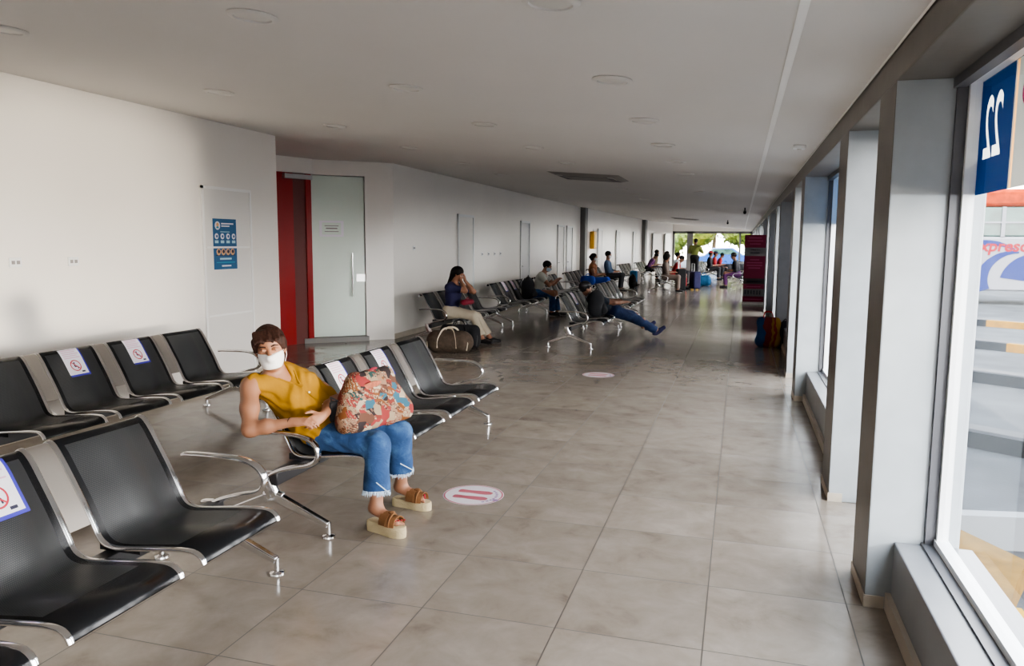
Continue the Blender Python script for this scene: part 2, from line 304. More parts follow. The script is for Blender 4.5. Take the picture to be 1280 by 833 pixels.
# ------------------------------------------------------------------ SDF bodies
def V(*a):return np.array(a if len(a)>1 else a[0],dtype=np.float64)
def nrm(a):return a/(np.linalg.norm(a)+1e-9)
def cap(a,b,r1,r2=None,k=.03,op='u',flat=None,sq=None):
    return dict(t='cap',a=V(a),b=V(b),r1=r1,r2=r1 if r2 is None else r2,k=k,op=op,flat=flat,sq=sq)
def ell(c,r,fr=None,k=.03,op='u'):
    return dict(t='ell',c=V(c),r=V(r),fr=np.eye(3) if fr is None else np.array(fr),k=k,op=op)
def plane(p,n,op='cut'):return dict(t='pl',p=V(p),n=nrm(V(n)),op=op)   # removes the side n points to
def sdf_grid(prims,res,pad=.03,wr=0,wf=40):
    lo=np.full(3,1e9);hi=-lo
    for q in prims:
        if q['t']=='pl' or q['op']!='u':continue
        if q['t']=='cap':
            r=max(q['r1'],q['r2']);l=np.minimum(q['a'],q['b'])-r;h=np.maximum(q['a'],q['b'])+r
        else:
            e=np.sqrt((q['fr'].T**2)@(q['r']**2));l=q['c']-e;h=q['c']+e
        lo=np.minimum(lo,l);hi=np.maximum(hi,h)
    lo-=pad;hi+=pad
    n=np.ceil((hi-lo)/res).astype(int)+1
    ax=[lo[i]+np.arange(n[i])*res for i in range(3)]
    D=np.full(n,.5,dtype=np.float32)
    for q in prims:
        if q['t']=='pl':
            g=(ax[0][:,None,None]-q['p'][0])*q['n'][0]+(ax[1][None,:,None]-q['p'][1])*q['n'][1]+(ax[2][None,None,:]-q['p'][2])*q['n'][2]
            D=np.maximum(D,g.astype(np.float32));continue
        if q['t']=='cap':
            r=max(q['r1'],q['r2']);l=np.minimum(q['a'],q['b'])-r;h=np.maximum(q['a'],q['b'])+r
        else:
            e=np.sqrt((q['fr'].T**2)@(q['r']**2));l=q['c']-e;h=q['c']+e
        m=max(q['k'],0)+3*res+.015
        i0=np.clip(np.floor((l-m-lo)/res).astype(int),0,n);i1=np.clip(np.ceil((h+m-lo)/res).astype(int)+1,0,n)
        if np.any(i1<=i0):continue
        X=ax[0][i0[0]:i1[0],None,None];Y=ax[1][None,i0[1]:i1[1],None];Z=ax[2][None,None,i0[2]:i1[2]]
        if q['t']=='cap':
            a,b=q['a'],q['b'];ba=b-a;L2=ba@ba+1e-12
            px,py,pz=X-a[0],Y-a[1],Z-a[2]
            t=(px*ba[0]+py*ba[1]+pz*ba[2])/L2;hh=np.clip(t,0,1)
            dx,dy,dz=px-hh*ba[0],py-hh*ba[1],pz-hh*ba[2]
            if q['sq'] is not None:
                ax_,s=q['sq'];dd=dx*ax_[0]+dy*ax_[1]+dz*ax_[2];f=1/s-1
                dx=dx+ax_[0]*dd*f;dy=dy+ax_[1]*dd*f;dz=dz+ax_[2]*dd*f
            d=np.sqrt(dx*dx+dy*dy+dz*dz)-(q['r1']+(q['r2']-q['r1'])*hh)
            if q['sq'] is not None:d=d*(q['sq'][1]**.5 if q['sq'][1]<1 else 1)
            if q['flat']: 
                L=L2**.5
                if 'b' in q['flat']:d=np.maximum(d,(t-1)*L)
                if 'a' in q['flat']:d=np.maximum(d,-t*L)
        else:
            px,py,pz=X-q['c'][0],Y-q['c'][1],Z-q['c'][2];F=q['fr'];r=q['r']
            u=[px*F[i][0]+py*F[i][1]+pz*F[i][2] for i in range(3)]
            k0=np.sqrt((u[0]/r[0])**2+(u[1]/r[1])**2+(u[2]/r[2])**2)
            k1=np.sqrt((u[0]/r[0]**2)**2+(u[1]/r[1]**2)**2+(u[2]/r[2]**2)**2)+1e-9
            d=k0*(k0-1)/k1
        d=d.astype(np.float32);sl=np.s_[i0[0]:i1[0],i0[1]:i1[1],i0[2]:i1[2]];A=D[sl];k=q['k']
        if q['op']=='u':
            if k>0:
                h_=np.clip(.5+.5*(A-d)/k,0,1);D[sl]=A*(1-h_)+d*h_-k*h_*(1-h_)
            else:D[sl]=np.minimum(A,d)
        elif q['op']=='sub':
            if k>0:
                h_=np.clip(.5-.5*(A+d)/k,0,1);D[sl]=A*(1-h_)-d*h_+k*h_*(1-h_)
            else:D[sl]=np.maximum(A,-d)
        elif q['op']=='int':
            E=np.full_like(D,.5);E[sl]=np.maximum(A,d);D=E
    if wr:
        X,Y,Z=ax[0][:,None,None],ax[1][None,:,None],ax[2][None,None,:]
        D=D+(wr*(np.sin(wf*(X+.6*Z)+2*np.sin(wf*.45*Y))*np.sin(wf*.7*(Y-.8*Z)+1.5*np.sin(wf*.5*X)))).astype(np.float32)
    D[0]=D[-1]=.5;D[:,0]=D[:,-1]=.5;D[:,:,0]=D[:,:,-1]=.5
    return D,lo,res
def surface_nets(D,lo,res):
    S=D<0;n=np.array(D.shape)-1
    C=[(i,j,k) for i in(0,1) for j in(0,1) for k in(0,1)]
    sub=lambda A,c:A[c[0]:c[0]+n[0],c[1]:c[1]+n[1],c[2]:c[2]+n[2]]
    cnt=sum(sub(S,c).astype(np.int8) for c in C);act=(cnt>0)&(cnt<8)
    I=np.argwhere(act);idx=np.full(tuple(n),-1,dtype=np.int64);idx[act]=np.arange(len(I))
    acc=np.zeros((len(I),3));w=np.zeros(len(I))
    vals={c:D[I[:,0]+c[0],I[:,1]+c[1],I[:,2]+c[2]].astype(np.float64) for c in C}
    for c in C:
        for a in range(3):
            if c[a]==0:
                e=list(c);e[a]=1;e=tuple(e);x,y=vals[c],vals[e];cr=(x<0)!=(y<0)
                t=np.where(cr,x/(np.where(cr,x-y,1)),0)
                p=np.zeros((len(I),3))+np.array(c);p[:,a]+=t
                acc+=p*cr[:,None];w+=cr
    verts=lo+(I+acc/w[:,None])*res
    faces=[]
    for a in range(3):
        b,c=(a+1)%3,(a+2)%3
        s0=[slice(None)]*3;s1=[slice(None)]*3;s0[a]=slice(0,-1);s1[a]=slice(1,None)
        A,B=S[tuple(s0)],S[tuple(s1)];E=np.argwhere(A!=B)
        ok=(E[:,b]>0)&(E[:,c]>0)&(E[:,b]<n[b])&(E[:,c]<n[c])&(E[:,a]<n[a]);E=E[ok]
        def at(db,dc):
            Q=E.copy();Q[:,b]-=db;Q[:,c]-=dc;return idx[Q[:,0],Q[:,1],Q[:,2]]
        q=np.stack([at(0,0),at(1,0),at(1,1),at(0,1)],1)
        fl=A[E[:,0],E[:,1],E[:,2]]
        q=np.where(fl[:,None],q,q[:,::-1]);faces.append(q)
    return verts,np.concatenate(faces)
def sdf_obj(name,prims,mat,parent,res,wr=0,wf=40,shift=(0,0,0)):
    D,lo,r=sdf_grid(prims,res,wr=wr,wf=wf);v,f=surface_nets(D,lo,r);v=v-np.array(shift)
    me=bpy.data.meshes.new(name)
    me.vertices.add(len(v));me.vertices.foreach_set('co',v.astype(np.float32).ravel())
    me.loops.add(len(f)*4);me.loops.foreach_set('vertex_index',f.astype(np.int32).ravel())
    me.polygons.add(len(f));me.polygons.foreach_set('loop_start',np.arange(0,len(f)*4,4,dtype=np.int32))
    me.materials.append(mat);me.update(calc_edges=True);me.validate()
    me.polygons.foreach_set('use_smooth',[True]*len(me.polygons))
    o=bpy.data.objects.new(name,me);COL.objects.link(o)
    if parent:o.parent=parent
    sm=o.modifiers.new('smooth','SMOOTH');sm.factor=.5;sm.iterations=2
    return o
def ik(a,c,l1,l2,hint):
    a,c,hint=V(a),V(c),V(hint);d=c-a;L=np.linalg.norm(d);u=d/L
    if L>.998*(l1+l2):L=.998*(l1+l2);c=a+u*L
    x=(l1*l1-l2*l2+L*L)/(2*L);h=math.sqrt(max(l1*l1-x*x,0))
    n=nrm(hint-u*(hint@u));return a+u*x+n*h,c
def frame(f,up):
    f=nrm(V(f));l=nrm(np.cross(V(up),f));u=np.cross(f,l);return f,l,u
def hand(wr,hd,pn,side,s=1,curl=.35,k=.008,spread=.10):
    """side: unit vector towards the thumb; pn: palm normal"""
    hd=nrm(V(hd));pn=nrm(V(pn)-hd*(V(pn)@hd));sd=np.cross(hd,pn)
    if sd@V(side)<0:sd=-sd
    out=[cap(wr,V(wr)+hd*.03*s,.022*s,.024*s,.015),
         cap(V(wr)+hd*.025*s+sd*.014*s,V(wr)+hd*.075*s+sd*.022*s,.017*s,.014*s,.012),cap(V(wr)+hd*.025*s,V(wr)+hd*.078*s,.018*s,.014*s,.012),cap(V(wr)+hd*.025*s-sd*.014*s,V(wr)+hd*.072*s-sd*.022*s,.017*s,.013*s,.012)]
    for i,(o,L) in enumerate(((.027,.068),(.009,.076),(-.009,.071),(-.026,.056))):
        p=V(wr)+hd*(.078-.004*abs(i-1))*s+sd*o*s;d=nrm(hd+sd*spread*(1.5-i)/1.5);ang=0
        for j,(fr,r) in enumerate(((.42,.0092),(.32,.0083),(.26,.0072))):
            ang+=curl*(1.1 if j else .8);dd=d*math.cos(ang)+pn*math.sin(ang);q=p+dd*L*fr*s
            out.append(cap(p,q,r*s,(r-.0008)*s,.004));p=q
    p=V(wr)+hd*.025*s+sd*.024*s;q=p+nrm(hd*.6+sd*.75+pn*.25)*.042*s;r=q+nrm(hd*.9+sd*.2+pn*.35)*.034*s
    out+=[cap(p,q,.013*s,.0105*s,.01),cap(q,r,.0105*s,.008*s,.004)]
    return out
def head_prims(c,f,l,u,s=1):
    F=[f,l,u]
    o=[ell(c+u*.025*s-f*.012*s,(.093*s,.073*s,.088*s),F,.02),ell(c-u*.035*s+f*.018*s,(.066*s,.060*s,.078*s),F,.03),
       ell(c-u*.085*s+f*.05*s,(.028*s,.030*s,.022*s),F,.03)]
    o+=[ell(c+u*.002*s+f*.083*s+l*sg*.031*s,(.016*s,.019*s,.012*s),F,.012,'sub') for sg in(-1,1)]
    o+=[cap(c+f*.078*s+u*.012*s,c+f*.102*s-u*.028*s,.009*s,.013*s,.012)]
    o+=[ell(c+f*.092*s-u*.033*s+l*sg*.010*s,(.010*s,.009*s,.008*s),F,.006) for sg in(-1,1)]
    o+=[ell(c+f*.074*s-u*.060*s,(.014*s,.024*s,.007*s),F,.008),ell(c+f*.073*s-u*.071*s,(.014*s,.021*s,.007*s),F,.008)]
    o+=[ell(c-f*.008*s+l*sg*.072*s-u*.008*s,(.020*s,.009*s,.032*s),F,.008) for sg in(-1,1)]
    return o
def mask_prims(c,f,l,u,s=1):
    F=[f,l,u]
    return [ell(c-u*.035*s+f*.020*s,(.078*s,.066*s,.082*s),F,.02),cap(c+f*.078*s-u*.01*s,c+f*.103*s-u*.034*s,.014*s,.018*s,.03),ell(c-u*.082*s+f*.05*s,(.038*s,.040*s,.030*s),F,.03),
            plane(c+f*.02*s,-f+u*.1),plane(c-u*.015*s+f*.08*s,u+f*.12),plane(c-u*.098*s,-u)]
def person(name,label,loc,rotz,J,st,res=.012,shift=None):
    """J: joints (dict of points), st: styling"""
    root=thing(name,label,'person',loc,rotz,st.get('group'));s=st.get('s',1)
    J={k:(V(v) if not isinstance(v,(int,float,str)) else v) for k,v in J.items()}
    pel,ch=J['pel'],J['chest'];up=nrm(ch-pel);L=np.linalg.norm(ch-pel)
    lat=J['shL']-J['shR'];lat=nrm(lat-up*(lat@up));fw=np.cross(lat,up);F=[fw,lat,up]
    hl_=J['hipL']-J['hipR'];hl_=nrm(hl_);pf=np.cross(hl_,V(0,0,1));pf=nrm(pf);PF=[pf,hl_,np.cross(pf,hl_)]
    bw=st.get('bulk',1);am=st.get('arm',1);H=s*st.get('hs',1)
    def torso(g):
        o=[ell(pel+up*.02,(.112*s*bw+g,.158*s*bw+g,.115*s+g),PF,.05),ell(pel+up*L*.45+fw*.01,(.096*s*bw+g,.132*s*bw+g,.16*s+g),F,.06),
           ell(pel+up*L*.74,(.106*s*bw+g,.150*s*bw+g,.165*s+g),F,.06),cap(J['shR']+lat*.03,J['shL']-lat*.03,.050*s+g,k=.06)]
        if st.get('belly'):o+=[ell(pel+up*.15+fw*.045,(.115+g,.165+g,.15+g),F,.06)]
        if st.get('bust'):o+=[ell(pel+up*L*.66+fw*.085*s+lat*sg*.066*s,(.060*s+g,.062*s+g,.062*s+g),F,.05) for sg in(-1,1)]
        return o
    def legs(g,k=.04):
        o=[]
        for e in 'RL':
            h,kn,an=J['hip'+e],J['kn'+e],J['an'+e]
            o+=[cap(h,kn,.086*s*bw+g,.058*s+g,k),cap(kn,an,.056*s+g,.037*s+g,k),ell(kn+(an-kn)*.3+nrm(np.cross(nrm(kn-an),hl_))*-.012*s*0,(.05*s+g,.05*s+g,.10*s+g),None,k)]
        return o
    b=torso(0)
    hf,hlf,hu=frame(J['hf'],J.get('hup',V(0,0,1)));hc=J['head']
    b+=[cap(ch-up*.03,hc-hu*.05*s-hf*.015*s,.058*s,.050*s,.035)]+head_prims(hc,hf,hlf,hu,H)
    for e,sg in(('R',-1),('L',1)):
        sh,el,wr=J['sh'+e],J['el'+e],J['wr'+e]
        b+=[cap(sh,sh*.5+el*.5,.052*s*bw*am,.048*s*bw*am,.04),cap(sh*.5+el*.5,el,.048*s*bw*am,.038*s*am,.03),cap(el,el*.6+wr*.4,.038*s*am,.037*s*am,.03),cap(el*.6+wr*.4,wr,.036*s,.025*s,.03)]
        hd=J.get('hd'+e);hd=nrm(wr-el) if hd is None else hd
        pn=J.get('pn'+e);pn=V(0,0,-1) if pn is None else pn
        th=J.get('th'+e);th=-lat*sg+V(0,0,.6) if th is None else th
        b+=hand(wr,hd,pn,th,s,st.get('curl'+e,.4),k=.006)
    b+=legs(0)
    for e in 'RL':
        an=J['an'+e];td=nrm(J.get('toe'+e,V(1,0,-.05)));b+=[cap(an+V(0,0,-.01)-td*.02,an-V(0,0,.035)+td*.09*s,.034*s,.030*s,.03,),cap(an-V(0,0,.035)+td*.08*s,an-V(0,0,.045)+td*.16*s,.032*s,.020*s,.02)]
        if st.get('toes'):
            sd=np.cross(V(0,0,1),td)*(1 if e=='L' else -1)
            for i in range(5):b.append(cap(an-V(0,0,.043)+td*.14*s-sd*(.026-.0135*i)*s,an-V(0,0,.05)+td*(.192-.010*i)*s-sd*(.028-.0145*i)*s,.0105*s-.0007*i,.009*s-.0007*i,.003))
    body=sdf_obj('body',b,M[st['skin']],root,res)
    # clothes
    wr_=st.get('wr',.003)
    if st.get('shirt'):
        t=torso(.012)
        fr=st.get('sleeve',.5)
        for e in 'RL':
            sh,el,wp=J['sh'+e],J['el'+e],J['wr'+e]
            if fr<=0:t+=[]
            elif fr<=1:t+=[cap(sh,sh+(el-sh)*fr,.066*s*bw,(.066-.012*fr)*s*bw,.03,flat='b')]
            else:t+=[cap(sh,el,.064*s*bw,.053*s*bw,.03),cap(el,el+(wp-el)*(fr-1),.053*s,.040*s,.03,flat='b')]
            if fr<=0:t+=[cap(sh+(sh-ch)*.30-up*.03,sh-up*.12+(sh-ch)*.28,.058*s,.052*s,.02,'sub')]
        t+=[plane(pel+up*st.get('hem',-.02),-up)]
        t+=[cap(ch-up*.01+fw*.03,ch+up*.12,st.get('neckr',.072)*s,.085*s,.012,'sub')]
        if st.get('vneck'):t+=[cap(ch-up*.11+fw*.14,ch+fw*.06+up*.02,.012,.058,.01,'sub')]
        sdf_obj('shirt',t,M[st['shirt']],root,res,wr=wr_,wf=st.get('wf',40))
    if st.get('pants'):
        g=.013;o=[ell(pel+up*.02,(.116*s*bw+g,.160*s*bw+g,.118*s+g),PF,.05)]
        pw=st.get('flare',.012)
        for e in 'RL':
            h,kn,an=J['hip'+e],J['kn'+e],J['an'+e]
            hm=st.get('cuff'+e,st.get('cuff',.93))
            o+=[cap(h,kn,.086*s*bw+g,.060*s+g,.05),cap(kn,kn+(an-kn)*hm,.060*s+g,.044*s+g+pw,.04,flat='b')]
        o+=[plane(pel+up*st.get('waist',.13),up)]
        sdf_obj('trousers',o,M[st['pants']],root,res,wr=wr_*.8,wf=34)
    if st.get('skirt'):
        pass
    if st.get('shoes'):
        for e in 'RL':
            an=J['an'+e];td=nrm(J.get('toe'+e,V(1,0,-.05)));dn=V(0,0,1)
            o=[cap(an-dn*.02-td*.025,an-dn*.035+td*.06*s,.043*s,.043*s,.02),cap(an-dn*.04-td*.03,an-dn*.046+td*.165*s,.040*s,.034*s,.03),plane(an-dn*.078*s,-dn),cap(an,an+dn*.08,.036*s,.036*s,0,'sub')]
            sh=sdf_obj('shoe',o,M[st['shoes']],root,res)
    s=H
    if st.get('hair'):
        hs=st.get('hstyle','short');o=[ell(hc+hu*.030*s-hf*.018*s,(.102*s,.084*s,.096*s),[hf,hlf,hu],.02)]
        if hs!='short':o+=[ell(hc-hu*.01*s-hf*.045*s,(.07*s,.080*s,.10*s),[hf,hlf,hu],.03)]
        if hs=='long':o+=[cap(hc-hf*.07*s,ch-up*.12-fw*.10,.060*s,.050*s,.04)]
        if hs=='bun':o+=[ell(hc-hf*.10*s+hu*.01*s,(.05*s,.055*s,.05*s),None,.02)]
        if hs=='big':o+=[ell(hc+hu*.02*s-hf*.03*s,(.12*s,.12*s,.13*s),[hf,hlf,hu],.03)]
        o+=[ell(hc-hu*.035*s+hf*.088*s,(.085*s,.070*s,.092*s),[hf,hlf,hu],.012,'sub')]
        if hs=='short':o+=[plane(hc-hu*.055*s,-hu)]
        if st.get('fringe'):
            o+=[cap(hc+hu*.095*s+hf*.05*s+hlf*x*s,hc+hu*(.048+.012*abs(math.sin(i*2.1)))*s+hf*.096*s+hlf*x*1.12*s,.014*s,.008*s,.008) for i,x in enumerate((-.058,-.045,-.032,-.018,-.004,.010,.024,.038,.052))]
            o+=[cap(hc+hu*.05*s+hf*.03*s+hlf*sg*.072*s,hc-hu*.005*s+hf*.030*s+hlf*sg*.076*s,.016*s,.007*s,.015) for sg in(-1,1)]
        sdf_obj('hair',o,M[st['hair']],root,min(res,.010),wr=.0015,wf=120)
    if st.get('cap'):
        o=[ell(hc+hu*.035*s-hf*.01*s,(.108*s,.090*s,.092*s),[hf,hlf,hu],.02),plane(hc+hu*.035*s,-hu),cap(hc+hu*.045*s+hf*.08*s,hc+hu*.035*s+hf*.16*s,.055*s,.045*s,.02,sq=(hu,.15))]
        sdf_obj('cap',o,M[st['cap']],root,min(res,.010))
    if st.get('mask'):
        mk=sdf_obj('face_mask',mask_prims(hc,hf,hlf,hu,s),M[st['mask']],root,min(res,.008) if res>.006 else .005)
        if res<.013:
            g=MB()
            for sg in(-1,1):
                for dz in(-.012,-.075):
                    g.tube([hc+hf*.035*s+hlf*sg*.066*s+hu*dz*s,hc+hf*.01*s+hlf*sg*.078*s+hu*(dz*.6)*s,hc-hf*.018*s+hlf*sg*.076*s+hu*(.008 if dz>-.05 else -.03)*s],.0016,6)
            build('ear_loop',g,M[st['mask']],mk)
    if res<.013:
        for sg in(-1,1):
            e=MB();ec=hc+hf*.071*s+hlf*sg*.031*s+hu*.002*s
            rot=Matrix((tuple(hf),tuple(hlf),tuple(hu))).transposed()
            e.ell(ec,(.012*s,.014*s,.0055*s),rot=rot);ey=build('eye',e,M['eyew'],root)
            e=MB();e.ell(ec+hf*.008*s,(.006*s,.0065*s,.005*s),rot=rot);build('iris',e,M['eyed'],ey)
            e=MB();e.tube([hc+hf*.083*s+hlf*sg*.014*s+hu*.022*s,hc+hf*.084*s+hlf*sg*.032*s+hu*.028*s,hc+hf*.070*s+hlf*sg*.050*s+hu*.022*s],.0035*s,8,scales=[1,1.1,.5]);build('eyebrow',e,M[st.get('hair') or 'hairk'],root)
            if st.get('squint'):
                e=MB();e.tube([hc+hf*.080*s+hlf*sg*.016*s+hu*.006*s,hc+hf*.086*s+hlf*sg*.031*s+hu*.009*s,hc+hf*.074*s+hlf*sg*.047*s+hu*.006*s],.0085*s,8,scales=[.7,1,.7]);build('eyelid',e,M[st['skin']],root)
    return root
def seated(p):
    """local pose: x forward, y left, origin on the floor under the pelvis -> joints"""
    s=p.get('s',1);ph=p.get('seat',.50);lean=p.get('lean',0);tw=p.get('twist',0);sl=p.get('side',0)
    pel=V(0,0,ph);T=.47*s
    up=nrm(V(math.sin(lean),math.sin(sl),math.cos(lean)));ch=pel+up*T
    lat=nrm(V(-math.sin(tw),math.cos(tw),0));lat=nrm(lat-up*(lat@up));fw=np.cross(lat,up)
    hp=p.get('hp',0);hy=p.get('hy',0)
    base=V(math.cos(hy),math.sin(hy),0);hf=nrm(base*math.cos(hp)+V(0,0,-math.sin(hp)))
    hup=nrm(V(0,0,1)+base*math.sin(hp)*1.0)
    J=dict(pel=pel,chest=ch,head=ch+up*.10*s+hup*.085*s+fw*.02*s,hf=hf,hup=hup)
    for e,sg in(('R',-1),('L',1)):
        J['sh'+e]=ch+lat*sg*.165*s-up*.055*s
        hnd=p.get('h'+e,(.30,sg*.12,ph+.16));hint=p.get('eh'+e,(-.5,sg*.5,-.6))
        J['el'+e],J['wr'+e]=ik(J['sh'+e],hnd,.28*s,.25*s,hint)
        if p.get('hd'+e) is not None:J['hd'+e]=V(p['hd'+e])
        if p.get('pn'+e) is not None:J['pn'+e]=V(p['pn'+e])
        J['hip'+e]=V(.0,sg*.088*s,ph-.01)
        ft=p.get('f'+e,(.43,sg*.10,.085));kh=p.get('kh'+e,(.6,sg*.05,.8))
        J['kn'+e],J['an'+e]=ik(J['hip'+e],ft,.43*s,.42*s,kh)
        J['toe'+e]=V(p.get('t'+e,(1,sg*.12,-.03)))
    return J

# ------------------------------------------------------------------ 2D graphics mapped onto surfaces
class G2:
    def __init__(s):s.p=[]
    def rect(s,x0,y0,x1,y1,m,n=1):
        for i in range(n):
            a,b=y0+(y1-y0)*i/n,y0+(y1-y0)*(i+1)/n;s.p.append(([(x0,a),(x1,a),(x1,b),(x0,b)],m,0))
    def poly(s,pts,m,lay=0):s.p.append((pts,m,lay))
    def disc(s,cx,cy,r,m,lay=0,n=24,ry=None):s.p.append(([(cx+r*math.cos(2*PI*i/n),cy+(ry or r)*math.sin(2*PI*i/n)) for i in range(n)],m,lay))
    def ring(s,cx,cy,r0,r1,m,lay=0,n=28,a0=0,a1=2*PI,ey=1):
        for i in range(n):
            a,b=a0+(a1-a0)*i/n,a0+(a1-a0)*(i+1)/n
            s.p.append(([(cx+r0*math.cos(a),cy+ey*r0*math.sin(a)),(cx+r1*math.cos(a),cy+ey*r1*math.sin(a)),(cx+r1*math.cos(b),cy+ey*r1*math.sin(b)),(cx+r0*math.cos(b),cy+ey*r0*math.sin(b))],m,lay))
    def line(s,a,b,w,m,lay=0):
        dx,dy=b[0]-a[0],b[1]-a[1];L=math.hypot(dx,dy);nx,ny=-dy/L*w/2,dx/L*w/2
        s.p.append(([(a[0]-nx,a[1]-ny),(b[0]-nx,b[1]-ny),(b[0]+nx,b[1]+ny),(a[0]+nx,a[1]+ny)],m,lay))
    def mb(s,fn,step=.0008):
        mb=MB()
        for pts,m,lay in s.p: mb.add([fn(x,y,lay*step) for x,y in pts],[tuple(range(len(pts)))],m)
        return mb
def text_mesh(body,size,extr=0,shear=0,off=0):
    cu=bpy.data.curves.new('txt','FONT');cu.body=body;cu.size=size;cu.align_x='CENTER';cu.align_y='CENTER';cu.shear=shear;cu.offset=off;cu.extrude=extr
    o=bpy.data.objects.new('txt',cu);COL.objects.link(o)
    dg=bpy.context.evaluated_depsgraph_get();dg.update()
    me=bpy.data.meshes.new_from_object(o.evaluated_get(dg));bpy.data.objects.remove(o);bpy.data.curves.remove(cu);return me
def text_obj(name,body,size,mat,parent,fn,shear=0,off=0):
    me=text_mesh(body,size,shear=shear,off=off)
    for v in me.vertices:v.co=fn(v.co.x,v.co.y)
    me.materials.clear();me.materials.append(mat);o=bpy.data.objects.new(name,me);COL.objects.link(o)
    if parent:o.parent=parent
    return o

# ================================================================== SETTING
XW,XL,YE,YB=.59,-5.46,45.0,-6.0
def zc(x):return 2.42+.0745*(XW-x)
m=MB();m.add([(-9,YB,0),(1.0,YB,0),(1.0,YE,0),(-9,YE,0)],[(0,1,2,3)]);struct('floor',m,M['floor'])
m=MB();m.add([(XL-.02,YB,zc(XL)),(XW+.3,YB,zc(XW+.3)),(XW+.3,YE,zc(XW+.3)),(XL-.02,YE,zc(XL))],[(3,2,1,0)])
m.add([(-9,YB,zc(XL)),(XL-.02,YB,zc(XL)),(XL-.02,YE,zc(XL)),(-9,YE,zc(XL))],[(3,2,1,0)]);struct('ceiling',m,M['ceil'])
m=MB();m.box(-9.1,1.15,YB,YE+.3,3.0,3.15);m.box(.96,1.15,YB,YE,2.42,3.0);m.box(-9.1,-9,YB,YE,0,3.0);struct('trim_1',m,M['conc'])      # unseen roof slab put in to block light, parapet and far back wall
m=MB();m.box(-9,1.15,YB-.15,YB,0,3.1);struct('wall_back',m,M['wall'])  # unseen wall behind the camera, put in to cut fill light
# left wall up to the recess
m=MB();m.box(XL-.15,XL,YB,8.30,0,3.0);struct('wall_left',m,M['wall'])
m=MB();m.box(XL,XL+.012,YB,8.30,0,.09);struct('baseboard_left',m,M['base'])
# angled wall with the glass door, header above
A=Vector((-5.457,11.58));Bq=Vector((-6.47,10.745));dv=(Bq-A).normalized();nv=Vector((dv.y,-dv.x));nv=nv if nv.y<0 else -nv
def aw(t,o,z):p=A+dv*t+nv*o;return (p.x,p.y,z)
def slab(mb,t0,t1,z0,z1,o0=-.1,o1=0):
    v=[aw(t0,o0,z0),aw(t1,o0,z0),aw(t1,o1,z0),aw(t0,o1,z0),aw(t0,o0,z1),aw(t1,o0,z1),aw(t1,o1,z1),aw(t0,o1,z1)]
    mb.add(v,[(0,3,2,1),(4,5,6,7),(0,1,5,4),(1,2,6,5),(2,3,7,6),(3,0,4,7)])
LA=(Bq-A).length;T0=.46;DH=2.64
m=MB();slab(m,0,T0,0,3.0);slab(m,T0,LA,DH,3.0);struct('wall_angled',m,M['wall'])
m=MB();slab(m,T0-.02,LA+.15,0,.075,-.12,.10);struct('trim_2',m,P('grey_plinth',(.24,.23,.22),.5))
# far left wall in three runs with pilasters
def run(name,p,q,mat,th=.15,z1=3.0,z0=0,off=0):
    p,q=Vector(p),Vector(q);d=(q-p).normalized();n=Vector((-d.y,d.x));m=MB()
    p=p-n*off;q=q-n*off
    a,b=p+n*th,q+n*th
    v=[(p.x,p.y,z0),(q.x,q.y,z0),(b.x,b.y,z0),(a.x,a.y,z0)];v=v+[(x,y,z1) for x,y,_ in v]
    m.add(v,[(0,3,2,1),(4,5,6,7),(0,1,5,4),(1,2,6,5),(2,3,7,6),(3,0,4,7)]);return m
W1,W2,W3,W4=(-5.457,11.58),(-5.46,27.2),(-4.78,39.6),(-3.75,45.0)
struct('wall_left.001',run('w',W1,W2,0),M['wall']);struct('wall_left.002',run('w',W2,W3,0),M['wall']);struct('wall_left.003',run('w',W3,W4,0),M['wall'])
for a,b in((W1,W2),(W2,W3),(W3,W4)):struct('baseboard_left.001',run('b',a,b,0,th=.012,z1=.09,off=.012),M['base'])
m=MB();m.box(-5.46,-5.28,26.9,27.35,0,2.87);struct('trim_3',m,M['grey']);m=MB();m.box(-4.85,-4.62,39.2,40.0,0,2.8);struct('trim_4',m,M['grey'])
# door leaves standing slightly proud in the far wall
def wallpt(y):
    for a,b in((W1,W2),(W2,W3),(W3,W4)):
        if a[1]<=y<=b[1]:t=(y-a[1])/(b[1]-a[1]);return a[0]+(b[0]-a[0])*t
    return XL
k=1
def flush_door(y0,y1,h,num,mat,reveal=True):
    x=(wallpt(y0)+wallpt(y1))/2;r=thing('door_%d'%num,'','');del r['label'];del r['category'];r['kind']='structure'
    m=MB();m.box(x+.0,x+.012,y0,y1,0,h);build('door_leaf',m,mat,r,smooth=False)
    m=MB()
    for a,b in((y0-.05,y0),(y1,y1+.05)):m.box(x-.01,x+.03,a,b,0,h+.05)
    m.box(x-.01,x+.03,y0-.05,y1+.05,h,h+.05);build('door_frame',m,M['frame'],r,smooth=False)
    m=MB();m.tube([(x+.012,y0+.08,1.0),(x+.05,y0+.08,1.0),(x+.05,y0+.18,1.0)],.009,8);build('door_handle',m,M['steel'],r)
greyd=P('pale_grey_door',(.56,.56,.57),.3)
for i,(a,b) in enumerate(((14.6,15.45),(19.2,20.0),(23.4,24.2),(24.7,25.5),(29.6,30.4),(33.0,33.8),(36.8,37.6),(41.0,41.8),(43.2,44.0))):
    flush_door(a,b,2.12,i+2,M['doorp'] if i%2==0 else greyd)
